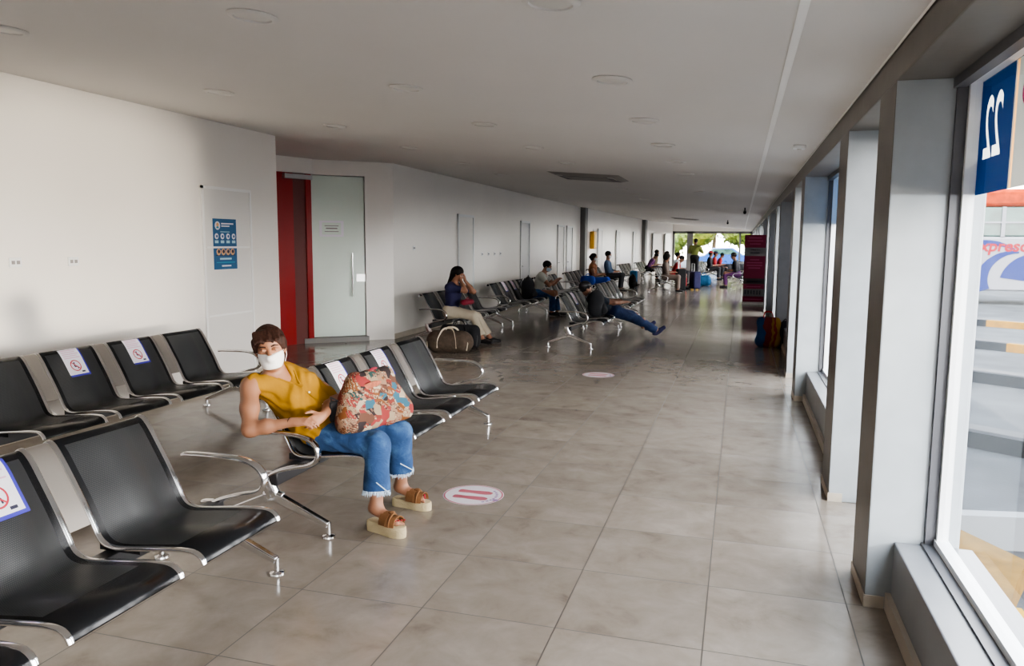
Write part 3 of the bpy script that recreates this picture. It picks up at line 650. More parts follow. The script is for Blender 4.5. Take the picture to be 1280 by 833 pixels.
# near flush white service door panel in the left wall
r=thing('door_1','','');del r['label'];del r['category'];r['kind']='structure'
m=MB();m.box(XL,XL+.012,6.93,7.72,.02,2.15);build('door_leaf',m,M['doorp'],r,smooth=False)
m=MB();
for z in(.78,1.52):m.box(XL+.012,XL+.018,6.95,7.70,z,z+.02)
m.box(XL+.0,XL+.02,6.90,6.93,0,2.18);m.box(XL,XL+.02,7.72,7.75,0,2.18);m.box(XL,XL+.02,6.90,7.75,2.15,2.18);build('door_frame',m,M['strip'],r,smooth=False)
# red door leaf at the left of the glass door
r=thing('door_20','','');del r['label'];del r['category'];r['kind']='structure'
RE=Vector((-6.47,10.745));RD=Vector((-.38,-.92)).normalized()
def rw(t,o,z):p=RE+RD*t+Vector((.92,-.38)).normalized()*o;return (p.x,p.y,z)
def rslab(mb,t0,t1,z0,z1,o0,o1):
    v=[rw(t0,o0,z0),rw(t1,o0,z0),rw(t1,o1,z0),rw(t0,o1,z0),rw(t0,o0,z1),rw(t1,o0,z1),rw(t1,o1,z1),rw(t0,o1,z1)]
    mb.add(v,[(0,3,2,1),(4,5,6,7),(0,1,5,4),(1,2,6,5),(2,3,7,6),(3,0,4,7)])
m=MB();rslab(m,.32,2.2,.0,DH,-.05,0);rslab(m,0,.10,.0,DH,-.03,.02);build('door_leaf',m,M['red'],r,smooth=False)
m=MB();rslab(m,.10,.32,.0,DH,-.06,-.005);build('door_post',m,M['redd'],r,smooth=False)
m=MB();rslab(m,1.25,1.35,.93,1.05,0,.02);build('door_lock',m,M['steel'],r,smooth=False)
m=MB();rslab(m,.0,.5,DH-.09,DH-.02,.0,.06);build('door_closer',m,M['steel'],r,smooth=False)
m=MB();rslab(m,0,2.2,DH,3.0,-.05,.06);struct('wall_recess',m,M['wall'])
# glass door
r=thing('door_21','','');del r['label'];del r['category'];r['kind']='structure'
m=MB();slab(m,T0+.01,LA-.01,.08,DH-.01,-.05,-.038);build('glass_pane',m,M['frost'],r,smooth=False)
m=MB()
for o in(-.005,.0):pass
def dpt(t,o,z):return Vector(aw(t,o,z))
tp=T0+.22
m.tube([dpt(tp,.03,.72),dpt(tp,.03,1.42)],.013,10);m.tube([dpt(tp+.06,-.10,.72),dpt(tp+.06,-.10,1.42)],.010,10)
for z in(.85,1.30):m.tube([dpt(tp,.03,z),dpt(tp,-.05,z)],.008,8)
build('door_handle',m,M['chrome'],r)
m=MB();slab(m,T0+.01,T0+.15,.96,1.08,-.06,-.02);build('door_lock',m,M['steel'],r,smooth=False)
m=MB();g=G2();m2=MB();slab(m2,T0+.34,T0+.72,1.68,1.93,-.038,-.034);
o=build('paper_notice',m2,M['paper'],smooth=False);tag(o,'white framed paper notice taped to the frosted glass door','notice')
g.rect(.04,.03,.34,.22,0);g.line((.08,.17),(.30,.17),.012,1,1);g.line((.10,.13),(.28,.13),.02,1,1);g.line((.08,.08),(.30,.08),.012,1,1)
n_=build('notice_print',g.mb(lambda x,y,l:aw(T0+.72-x,-.032+l,1.68+y)),[M['frost'],M['bgrey']],o,smooth=False)
m=MB();m.box(-9,-8.95,8.3,13,0,3.0);m.box(-9,XL-.15,8.2,8.3,0,3);struct('wall_inner_room',m,M['wall'])

# ---- right window wall
def column(y0,y1,n):
    m=MB();m.box(XW,.95,y0,y1,0,2.28);
    for q in range(len(m.f)-6,len(m.f)):pass
    # inner face darker warm grey, end faces lighter cool grey
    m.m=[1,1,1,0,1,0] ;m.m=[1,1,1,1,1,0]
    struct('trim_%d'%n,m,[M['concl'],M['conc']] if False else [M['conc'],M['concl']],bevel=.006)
    b=MB();b.box(XW-.004,.67,y0-.004,y1+.004,0,.055);struct('baseboard_right',b,M['base'])
per=4.72;n=10
Acols=[3.575+per*i for i in range(-2,10) if 3.575+per*i<YE-.5];Bcols=[5.05+per*i for i in range(-2,10) if 5.05+per*i<YE-.5]
for y in Acols:column(y,y+.39,n);n+=1
for y in Bcols:column(y,y+.40,n);n+=1
m=MB();m.box(XW,1.0,YB,YE,2.275,2.44);struct('wall_right',m,M['conc'],bevel=.006)
m=MB();m.add([(XW-.006,YB,2.405),(XW-.006,YE,2.405),(XW-.006,YE,2.422),(XW-.006,YB,2.422)],[(3,2,1,0)]);struct('trim_5',m,M['strip'])
wn=1
for yb in Bcols:
    y0,y1=yb+.40,yb+.40+2.85
    nxt=[a for a in Acols if a>yb];y1=nxt[0] if nxt else YE
    m=MB();m.box(.695,1.0,y0,y1,0,.312);struct('sill_right'.replace('sill','trim_sill'),m,M['sill'],bevel=.006)
    b=MB();b.box(.672,.695,y0,y1,0,.075);struct('baseboard_right',b,M['base'])
    w=thing('window_%d'%wn,'','');del w['label'];del w['category'];w['kind']='structure';wn+=1
    f=MB()
    for a,b_ in((y0+.015,y0+.045),(y1-.045,y1-.015)):f.box(.852,.895,a,b_,.312,2.275)
    f.box(.845,.90,y0,y1,.312,.35);f.box(.845,.9,y0,y1,2.25,2.275);build('window_frame',f,M['frame'],w,smooth=False)
    f=MB()
    for a,b_ in((y0,y0+.02),(y1-.02,y1)):f.box(.812,.86,a,b_,.312,2.275)
    f.box(.80,.845,y0,y1,2.235,2.275);f.box(.80,.845,y0,y1,.312,.322);build('window_gasket',f,M['darkframe'],w,smooth=False)
    f=MB();f.add([(.872,y0+.04,.34),(.872,y1-.04,.34),(.872,y1-.04,2.26),(.872,y0+.04,2.26)],[(0,1,2,3)]);build('window_pane',f,M['glass'] if y0<9 or y0>23 else M['film'],w,smooth=False)
for i,ya in enumerate(Acols):
    nb=[b for b in Bcols if b>ya]
    if not nb:continue
    y0,y1=ya+.39,nb[0]
    w=thing('door_%d'%(30+i),'','');del w['label'];del w['category'];w['kind']='structure'
    f=MB()
    f.box(.86,.91,y0,y0+.05,0,2.275);f.box(.86,.91,y1-.05,y1,0,2.275);f.box(.86,.91,y0,y1,2.22,2.275);f.box(.86,.91,y0,y1,0,.06);build('door_frame',f,M['frame'],w,smooth=False)
    f=MB();f.add([(.885,y0+.04,.05),(.885,y1-.04,.05),(.885,y1-.04,2.23),(.885,y0+.04,2.23)],[(0,1,2,3)]);build('door_pane',f,M['glass'],w,smooth=False)
# ---- end wall: glazed
xe0,xe1=-3.75,XW
m=MB();m.box(-9,xe0-.0,YE,YE+.2,0,3);m.box(xe0,1.0,YE,YE+.2,2.33,3.0);struct('wall_end',m,M['wall'])
w=thing('window_90','','');del w['label'];del w['category'];w['kind']='structure'
f=MB()
for x0,x1 in((xe0,xe0+.12),(-2.95,-2.62),(-.1,0.0),(.5,.95)):f.box(x0,x1,YE,YE+.1,0,2.33)
f.box(xe0,.95,YE,YE+.1,2.2,2.33);f.box(xe0,.95,YE,YE+.1,0,.12);build('window_frame',f,M['grey'],w,smooth=False)
f=MB();f.add([(xe0,YE+.05,.1),(.95,YE+.05,.1),(.95,YE+.05,2.25),(xe0,YE+.05,2.25)],[(0,1,2,3)]);build('window_pane',f,M['glass'],w,smooth=False)
# ---- ceiling strip, lights, air conditioning
def cpt(x,y,d=0):return (x,y,zc(x)-d)
sx0,sx1=.165,.20
m=MB();m.add([cpt(sx0,YB,.006),cpt(sx1,YB,.006),cpt(sx1,YE,.006),cpt(sx0,YE,.006)],[(3,2,1,0)]);struct('trim_6',m,M['strip'])
slope=-math.atan(.0745)
ordn=['nearest','second','third','fourth','fifth','sixth','seventh','eighth','ninth']
proto=None
rows=(('left','along the left wall',-3.95,[3.43,5.26,7.05,8.85,10.75,12.6]),('middle','in the middle row',-2.18,[3.16,4.85,6.48,8.14,9.8,14.6,16.3,18.0]),('right','in the row nearest the windows',-.73,[2.96,4.42,5.9,7.38,8.86,10.4,14.0]))
for rn,rl,x,ys in rows:
    for i,y in enumerate(ys):
        lab='round recessed ceiling light, %s from the camera %s'%(ordn[i],rl) if i else 'round recessed ceiling light nearest the camera %s'%rl
        if proto is None:
            proto=thing('ceiling_light',lab,'ceiling light',cpt(x,y),0,'recessed ceiling lights')
            m=MB();m.lathe([(.112,.0),(.116,-.006),(.108,-.014),(.086,-.016),(.083,-.004)],32);build('light_trim',m,M['lightring'],proto)
            m=MB();m.lathe([(.084,-.003),(.084,-.008),(.05,-.011),(.005,-.012)],28);build('light_lens',m,M['lens'],proto)
            proto.rotation_euler=(0,-slope,0)
        else:
            q=dup(proto,cpt(x,y),0,lab);q.rotation_euler=(0,-slope,0)
def cassette(x,y,label,s=1):
    r=thing('ceiling_air_conditioner',label,'air conditioner',cpt(x,y));r.rotation_euler=(0,-slope,0)
    h=.55
    m=MB()
    for a in range(4):
        c=[Matrix.Rotation(a*PI/2,3,'Z')@Vector(p) for p in((-h,-h,0),(h,-h,0),(h*.8,-h*.8,-.035),(-h*.8,-h*.8,-.035))]
        m.add(c,[(3,2,1,0)])
    build('panel_frame',m,P('grey_vent_frame',(.30,.28,.26),.5),r,smooth=False)
    m=MB();m.box(-h*.62,h*.62,-h*.62,h*.62,-.04,-.03);
    build('intake_grille',m,P('vent_grille',(.24,.22,.21),.5),r,smooth=False)
    m=MB()
    for a in range(4):
        R_=Matrix.Rotation(a*PI/2,3,'Z');c=[R_@Vector(p) for p in((-h*.6,-h*.78,-.037),(h*.6,-h*.78,-.037),(h*.6,-h*.65,-.037),(-h*.6,-h*.65,-.037))];m.add(c,[(3,2,1,0)])
    build('air_slot',m,M['black'],r,smooth=False);return r
cassette(-2.3,11.95,'square ceiling air conditioner panel, the nearer one above the aisle')
cassette(-2.2,32,'square ceiling air conditioner panel far down the hall')
r=thing('smoke_detector','small white box-shaped device on the ceiling by the columns','detector',cpt(.44,7.0));r.rotation_euler=(0,-slope,0)
m=MB();m.box(-.05,.05,-.06,.06,-.03,0);build('housing',m,M['frame'],r,bevel=.008);m=MB();m.lathe([(.02,-.03),(.018,-.036),(.005,-.038)],14);build('sensor',m,M['lens'],r)
def camdome(x,y,lab):
    r=thing('security_camera',lab,'camera',cpt(x,y));m=MB();m.tube([(0,0,0),(0,0,-.07)],.015,10);build('bracket',m,M['black'],r)
    m=MB();m.tube([(0,.08,-.09),(0,-.10,-.12)],.035,12);build('camera_body',m,M['black'],r)
camdome(.06,19.0,'black security camera hanging beside the pale ceiling strip, the nearer one');camdome(-.5,30,'black security camera far along the ceiling near the end window')

# ---- wall fittings
def outlet(y,z,lab,x=None,w=.11):
    x=XL if x is None else x
    r=thing('wall_outlet',lab,'outlet',(x,y,z));m=MB();m.box(0,.010,-w/2,w/2,-.038,.038);build('cover_plate',m,M['frame'],r,bevel=.004)
    m=MB()
    for dy in(-.022,.022):m.box(.010,.013,dy-.014,dy+.014,-.014,.014)
    build('socket',m,M['bgrey'],r)
outlet(4.69,1.42,'white double wall outlet, left one of the pair on the left wall');outlet(5.24,1.417,'white double wall outlet, right one of the pair on the left wall')
outlet(12.4,1.5,'white switch plate on the far wall beside the angled corner',wallpt(12.4),.1)
for i,y in enumerate((16.1,16.55,17.0,17.45)):outlet(y,1.35,'small white outlet, %s of four in a line on the wall above the benches'%ordn[i].replace('nearest','first'),wallpt(y),.09)
# poster
r=thing('wall_poster','blue health poster with round icons taped on the white service door','poster',(XL+.014,7.06,1.29))
m=MB();m.box(0,.002,0,.40,0,.55);build('poster_sheet',m,M['poster'],r,smooth=False)
g=G2();g.disc(.075,.475,.045,0,1);g.disc(.075,.485,.022,1,2);g.poly([(.05,.445),(.10,.445),(.09,.468),(.06,.468)],3,2)
g.rect(.14,.49,.35,.505,0);g.rect(.14,.465,.28,.478,0);g.rect(.12,.405,.28,.412,2)
for i in range(4):
    cx=.055+.097*i;g.disc(cx,.36,.032,0,1);g.disc(cx+.004,.36,.015,4,2);g.rect(cx-.03,.285,cx+.03,.315,2)
    cx=.07+.08*i;g.disc(cx+.01,.19,.036,1,1);g.disc(cx+.014,.195,.020,5,2)
g.rect(.03,.15,.37,.158,5);g.rect(.10,.105,.30,.125,2);g.rect(.04,.07,.36,.08,3);g.rect(.13,.03,.29,.045,0)
build('poster_print',g.mb(lambda x,y,l:(.003+l,x,y)),[M['paper'],M['porange'],M['pcyan'],M['pmid'],M['poster'],M['pdark']],r,smooth=False)
# yellow box on far wall
r=thing('fire_hose_box','yellow box hanging on the far wall past the first dark pilaster','wall box',(wallpt(28.6),28.6,1.75));m=MB();m.box(0,.16,-.26,.26,-.35,.30);build('box_body',m,M['yellow'],r,bevel=.03);m=MB();m.box(.16,.17,-.2,.2,-.28,.18);build('box_door',m,P('pale_yellow_door',(.82,.55,.12),.4),r);m=MB();m.tube([(.08,-.08,.3),(.08,0,.38),(.08,.08,.3)],.012,8);build('hanger',m,M['steel'],r)
# roll-up banner
r=thing('rollup_banner','maroon roll-up banner with grey bands standing beside the columns','banner',(.37,21.6,0))
m=MB();m.box(-.27,.27,-.004,.004,.06,1.86);build('banner_sheet',m,M['bannerr'],r,smooth=False)
g=G2()
for z0,z1,m_ in((1.30,1.52,1),(.55,.70,2),(.22,.42,1)):g.rect(-.27,z0,.27,z1,m_)
for z,w in((1.78,.16),(1.70,.20),(1.62,.14),(1.20,.12),(1.12,.2),(1.05,.2),(.98,.15),(.14,.22),(.48,.18)):
    g.rect(-w,z-.014,w,z+.014,0)
for z,w in((1.46,.13),(1.38,.12),(.62,.18)):g.rect(-w,z-.015,w,z+.015,3)
for i in range(6):g.rect(-.22+.075*i,.27,-.19+.075*i,.38,3)
build('banner_print',g.mb(lambda x,y,l:(x,-.006-l,y)),[M['bpink'],M['bgrey'],P('dark_banner_band',(.07,.045,.05),.5),M['pdark']],r,smooth=False)
m=MB();m.box(-.29,.29,-.05,.05,0,.07);build('banner_base',m,M['steel'],r,bevel=.01);m=MB();m.tube([(0,.02,.06),(0,.02,1.86)],.008,8);build('support_pole',m,M['steel'],r)
# floor stickers
def floor_sticker(x,y,lab):
    r=thing('floor_sticker',lab,'sticker',(x,y,.0015));g=G2();g.disc(0,0,.195,0,0,40);g.ring(0,0,.180,.190,1,1,40)
    for sy in(-1,1):
        cy=sy*.055
        g.poly([(-.115,cy-.024),(-.10,cy-.030),(-.04,cy-.026),(.02,cy-.032),(.075,cy-.034),(.105,cy-.022),(.112,cy),(.105,cy+.022),(.075,cy+.034),(.02,cy+.032),(-.04,cy+.026),(-.10,cy+.030),(-.115,cy+.024),(-.12,cy)],1,1)
    for a in range(9):
        t=-.9+a*.2;g.line((.150*math.cos(t),.150*math.sin(t)),(.150*math.cos(t+.13),.150*math.sin(t+.13)),.016,2,1)
    g.disc(.165,-.06,.02,2,2,12)
    build('sticker_print',g.mb(lambda x,y,l:(x,y,l*.5)),[M['fsign'],M['fpink'],M['fviol']],r,smooth=False)
floor_sticker(-1.572,4.48,"round white floor sticker with red shoe prints in front of the woman's sandals");floor_sticker(-1.61,9.2,'round white floor sticker with shoe prints, the farther one along the aisle');

# ================================================================== BENCHES
RAIL=[(-.268,.735),(-.266,.762),(-.250,.780),(-.232,.780),(-.212,.764),(-.185,.728),(-.15,.668),(-.085,.555),(-.04,.465),(-.012,.410),(.015,.386),(.05,.376),(.10,.376),(.25,.393),(.36,.404),(.42,.405),(.455,.398),(.478,.380),(.487,.360)]
def dens(pts,n=4):
    out=[]
    for i in range(len(pts)-1):
        p0=pts[max(i-1,0)];p1=pts[i];p2=pts[i+1];p3=pts[min(i+2,len(pts)-1)]
        for t in range(n):
            u=t/n
            out.append(tuple(.5*((2*p1[k])+(-p0[k]+p2[k])*u+(2*p0[k]-5*p1[k]+4*p2[k]-p3[k])*u*u+(-p0[k]+3*p1[k]-3*p2[k]+p3[k])*u**3) for k in range(len(p1))))
    out.append(pts[-1]);return out
RD_=dens(RAIL,3)
def arcs(pts):
    s=[0]
    for a,b in zip(pts,pts[1:]):s.append(s[-1]+math.dist(a,b))
    return s
ARC=arcs(RD_)
def prof_at(s,off=0):
    s=max(0,min(s,ARC[-1]-1e-6))
    for i in range(len(ARC)-1):
        if ARC[i+1]>=s:
            t=(s-ARC[i])/(ARC[i+1]-ARC[i]+1e-12);a,b=RD_[i],RD_[i+1];x=a[0]+(b[0]-a[0])*t;z=a[1]+(b[1]-a[1])*t
            dx,dz=b[0]-a[0],b[1]-a[1];L=math.hypot(dx,dz);return x-dz/L*-1*0+(-dz/L)*-1*off*1.0 if False else x+(-dz/L)*off*-1*-1,z+(dx/L)*off
def rsec(w,h,n=3):
    r=min(w,h)*.48;o=[]
    for cx,cy,a0 in((w/2-r,h/2-r,0),(-w/2+r,h/2-r,90),(-w/2+r,-h/2+r,180),(w/2-r,-h/2+r,270)):
        for i in range(n+1):
            a=math.radians(a0+90*i/n);o.append((cx+r*math.cos(a),cy+r*math.sin(a)))
    return o
PIT=.62
def make_bench(label,loc,rotz):
    b=thing('waiting_bench',label,'bench',loc,rotz,'four-seat black and chrome waiting benches')
    seat0=None
    mseat=MB();n=len(RD_);ny=2;W=.235
    vs=[];uv=[]
    for i,(x,z) in enumerate(RD_):
        for j in range(ny+1):
            y=-W+2*W*j/ny;vs.append((x,y,z));uv.append((y,ARC[i]))
    fs=[]
    for i in range(n-1):
        for j in range(ny):q=i*(ny+1)+j;fs.append((q,q+ny+1,q+ny+2,q+1))
    mseat.add(vs,fs,0,uv)
    me_s=None;rail_me=None
    for k in range(4):
        y=(k-1.5)*PIT
        if me_s is None:
            so=build('seat',mseat,M['perf'],b);so.location=(0,y,0)
            sd=so.modifiers.new('thick','SOLIDIFY');sd.thickness=.004;sd.offset=0;me_s=so.data
            rm=MB();rm.sweep([(x,0,z) for x,z in RD_],rsec(.026,.016),wax=(0,1,0));
            ro=build('seat_rail',rm,M['chrome'],so);ro.location=(0,-W-.012,0);rail_me=ro.data
        else:
            so=bpy.data.objects.new('seat',me_s);COL.objects.link(so);so.parent=b;so.location=(0,y,0);sd=so.modifiers.new('thick','SOLIDIFY');sd.thickness=.004;sd.offset=0
            ro=bpy.data.objects.new('seat_rail',rail_me);COL.objects.link(ro);ro.parent=so;ro.location=(0,-W-.012,0)
        ro=bpy.data.objects.new('seat_rail',rail_me);COL.objects.link(ro);ro.parent=so;ro.location=(0,W+.012,0)
    bm_=MB();L=[p for p in RD_ if p[1]>.47 or p[0]<-.05]
    L=[p for p in RD_ if p[0]<-.035]
    bm_.sweep([(x-.004,0,z-.002) for x,z in L],[(-.058,-.003),(.058,-.003),(.058,.003),(-.058,.003)],wax=(0,1,0))
    bme=None
    for k in range(3):
        y=(k-1)*PIT
        if bme is None:o=build('back_strip',bm_,P('satin_grey_strip',(.30,.275,.25),.38,.55),b);bme=o.data
        else:o=bpy.data.objects.new('back_strip',bme);COL.objects.link(o);o.parent=b
        o.location=(0,y,0)
    m=MB();m.box(-.035,.035,-1.40,1.40,.265,.335);
    build('beam',m,M['darkbeam'],b,bevel=.006)
    m=MB()
    for k in range(4):
        for dy in(-.18,.18):
            y=(k-1.5)*PIT+dy;m.box(-.06,.14,y-.02,y+.02,.335,.372)
            if k+dy<-.1:build('seat_bracket',m,M['darkbeam'],b,smooth=False);bk=b.children[-1].data
            else:
                ob=bpy.data.objects.new('seat_bracket',bk);COL.objects.link(ob);ob.parent=b;ob.location=(0,k*PIT+dy+.18,0)
            m=MB()
    lm=MB()
    lm.sweep([(-.045,0,.335),(-.04,0,.28),(-.012,0,.225),(0,0,.195)],rsec(.05,.085),wax=(0,1,0),scales=[.9,.95,1,1])
    for sx in(-1,1):lm.bar((0,0,.205),(sx*.335,0,.072),.042,.055,mi=0,w2=.034,h2=.030)
    lm.sweep([(-.06,0,.20),(0,0,.215),(.06,0,.20)],rsec(.044,.05),wax=(0,1,0))
    fm=MB();fm.lathe([(.013,.085),(.0135,.02),(.016,.018),(.034,.012),(.036,.003),(.033,0)],20)
    am=MB();path=dens([(-.175,.548),(-.155,.556),(-.06,.559),(.06,.560),(.15,.557),(.215,.543),(.262,.512),(.283,.468),(.268,.424),(.225,.398),(.14,.378),(.05,.352),(-.02,.318),(-.045,.285)],3)
    am.sweep([(x,0,z) for x,z in path],rsec(.044,.024,3),wax=(0,1,0),scales=[.55]+[1]*(len(path)-2)+[.8])
    lme=fme=ame=None
    for sy in(-1,1):
        y=sy*1.38
        if lme is None:
            lo_=build('leg_frame',lm,M['chrome'],b,bevel=.006);ao=build('armrest',am,M['chrome'],b);lme,ame=lo_.data,ao.data
            f0=build('levelling_foot',fm,M['chrome'],lo_);fme=f0.data;f0.location=(-.335,0,0)
        else:
            lo_=bpy.data.objects.new('leg_frame',lme);COL.objects.link(lo_);lo_.parent=b;ao=bpy.data.objects.new('armrest',ame);COL.objects.link(ao);ao.parent=b
            bv=lo_.modifiers.new('bevel','BEVEL');bv.width=.006;bv.segments=2
            f0=bpy.data.objects.new('levelling_foot',fme);COL.objects.link(f0);f0.parent=lo_;f0.location=(-.335,0,0)
        lo_.location=(0,y,0);ao.location=(0,y,0)
        f0=bpy.data.objects.new('levelling_foot',fme);COL.objects.link(f0);f0.parent=lo_;f0.location=(.335,0,0)
    return b
XA=-2.42
bench=make_bench('black perforated waiting bench nearest the camera in the bottom left corner',(XA,1.70,0),0)
BL=[((XA,4.95),0,'black waiting bench the woman in the mustard blouse sits on'),
 ((-4.60,4.83),0,'black waiting bench along the white left wall beside the blue poster'),
 ((-4.63,12.50),0,'waiting bench by the far wall where the woman covers her face'),
 ((-4.56,15.72),0,'waiting bench by the far wall under the man in the grey shirt'),
 ((-4.52,18.95),.01,'waiting bench by the far wall just behind the man in the grey shirt'),
 ((-4.50,22.2),.01,'waiting bench by the far wall under the woman in the orange-brown top'),
 ((-4.48,25.45),.02,'waiting bench by the far wall under the man in the blue chambray shirt'),
 ((-4.35,31.6),-.06,'waiting bench by the far wall past the yellow box'),
 ((-4.15,35.2),-.06,'waiting bench by the far wall under the person in purple'),
 ((-2.47,12.86),0,'waiting bench in the aisle with the man stretched out on it'),
 ((-2.50,16.1),0,'waiting bench in the aisle right behind the one with the stretched-out man'),
 ((-2.55,27.2),0,'waiting bench in the aisle under the person with big dark hair'),
 ((-2.60,31.2),0,'waiting bench in the aisle under the person in the white shirt'),
 ((-1.45,36.9),-.12,'waiting bench near the end window under the person in the red cap'),
 ((.05,30.6),PI,'waiting bench facing the aisle beyond the maroon banner')]
for (x,y),rz,lab in BL:dup(bench,(x,y,0),rz,lab)
# seat signs: drape over the back, follow the profile
def seat_sign(bx,by,k,lab,dy=0,first=[None]):
    s0=.05
    g=G2();nn=8;w,h=.085,.24
    g.p.append(([(-w-.012+.02,0)],1,0));g.p.pop()
    for i in range(nn):
        a,b=h*i/nn,h*(i+1)/nn;g.p.append(([(-w,a),(w,a),(w,b),(-w,b)],0,2))
        a,b=(h+.015)*i/nn,(h+.015)*(i+1)/nn;g.p.append(([(-w+.005,a),(w+.014,a),(w+.014,b),(-w+.005,b)],1,1))
    for i in range(5):g.rect(-w+.015,.035+.016*i,w-.015-.02*(i%2),.042+.016*i,3);g.p[-1]=(g.p[-1][0],3,3)
    cx,cy=.0,.168;g.ring(cx,cy,.038,.046,2,3,24);g.line((cx-.030,cy-.030),(cx+.030,cy+.030),.007,2,4)
    g.disc(cx-.006,cy-.022,.007,4,3,10);g.line((cx-.008,cy-.014),(cx-.010,cy+.010),.010,4,3);g.line((cx-.012,cy+.008),(cx+.014,cy+.008),.009,4,3);g.line((cx+.012,cy+.006),(cx+.014,cy+.028),.008,4,3)
    g.rect(.03,.215,.06,.228,4);g.p[-1]=(g.p[-1][0],4,3)
    def fn(x,s,l):
        px,pz=prof_at(s0+s,.0045+l*1.2);return (px,x,pz)
    if first[0] is None:
        o=build('seat_sign',g.mb(fn,.0007),[M['paper'],M['pblue'],M['predp'],M['pmag'],M['pdark']],None,smooth=False);first[0]=o
    else:
        o=first[0].copy();COL.objects.link(o)
    o.location=(bx,by+(k-1.5)*PIT+dy,0);tag(o,lab,'sign','paper no-sitting signs on seat backs');return o
seat_sign(XA,1.70,2,'white no-sitting sign cut by the left edge on the nearest bench',.05)
seat_sign(-4.60,4.83,1,'white no-sitting sign on the wall bench, left of its two')
seat_sign(-4.60,4.83,2,'white no-sitting sign on the wall bench, right of its two')
seat_sign(XA,4.95,1,"white no-sitting sign partly behind the woman's arm",-.03);seat_sign(XA,4.95,2,'white no-sitting sign directly above the patchwork bag')
seat_sign(-4.56,15.72,1,'white no-sitting sign on the far wall bench, nearer one');seat_sign(-4.56,15.72,2,'white no-sitting sign on the far wall bench, next to the backpack')
seat_sign(-2.47,12.86,1,'white no-sitting sign beside the stretched-out man')

# ================================================================== PEOPLE
# --- main woman: joints in world coordinates, shifted to the root
O=V(-2.34,3.95,0)
J=dict(pel=(-2.30,3.92,.505),chest=(-2.50,3.70,.865),head=(-2.475,3.655,1.012),hf=(.50,-.84,-.06),hup=(-.10,-.12,1),
 shR=(-2.545,3.555,.80),shL=(-2.40,3.90,.79),elR=(-2.44,3.40,.615),wrR=(-2.225,3.465,.655),elL=(-2.235,3.925,.675),wrL=(-2.125,3.60,.665),
 hipR=(-2.26,3.84,.495),hipL=(-2.26,4.00,.495),knR=(-1.905,3.80,.475),knL=(-1.90,4.085,.475),anR=(-1.885,3.745,.135),anL=(-1.925,4.16,.125))
J={k:(V(v)-O if k not in('hf','hup') else V(v)) for k,v in J.items()}
J.update(hdR=V(.92,.30,.02),pnR=V(.1,.3,-.9),thR=V(-.2,.8,.3),hdL=V(-.15,-.93,-.18),pnL=V(-.8,.1,-.4),thL=V(.1,-.2,1),toeR=V(.93,-.30,-.10),toeL=V(.97,-.15,-.10))
wom=person('person','seated woman in a mustard sleeveless blouse, white mask and frayed jeans',tuple(O),0,J,
 dict(s=.93,skin='skin',shirt='mustard',sleeve=0,hem=-.10,belly=1,hs=1.13,bust=1,vneck=1,neckr=.066,pants='denim',cuffR=.76,cuffL=.70,flare=.020,hair='hairb',hstyle='pony',fringe=1,mask='maskw',squint=1,curlR=.30,curlL=.55,toes=1,wr=.007,wf=62,bulk=.95,arm=1.09),res=.006)
# frayed hems, buttons, wrist strap
for e in 'RL':
    kn,an=J['kn'+e],J['an'+e];c=kn+(an-kn)*(.76 if e=='R' else .70);m=MB();ax=nrm(an-kn);f_,l_,u_=frame(V(1,0,0)-ax*ax[0],ax)
    rr=.93*.044+.013+.020
    for i in range(110):
        a=2*PI*i/110+R0.uniform(-.02,.02);p=c+(f_*math.cos(a)+l_*math.sin(a))*rr*R0.uniform(.97,1.02)-ax*.012
        q=p+ax*R0.uniform(.018,.032)+(f_*math.cos(a)+l_*math.sin(a))*R0.uniform(-.003,.008)
        m.tube([p,(p+q)/2+V(R0.uniform(-.002,.002),R0.uniform(-.002,.002),0),q],.0022,4,scales=[1,1,.5])
    build('frayed_hem',m,M['fray'],wom)
    m=MB();sd=nrm(V(.75,-.65,0));p=c+sd*(rr+.002)-ax*.075+np.cross(ax,sd)*.035;q=c+sd*(rr+.004)-ax*.005-np.cross(ax,sd)*.05
    m.tube([p,(p+q)/2+sd*.006,q],.003,5);build('slit_seam',m,M['fray'],wom)
up=nrm(J['chest']-J['pel']);lat=nrm(J['shL']-J['shR']);fw=np.cross(lat,up)
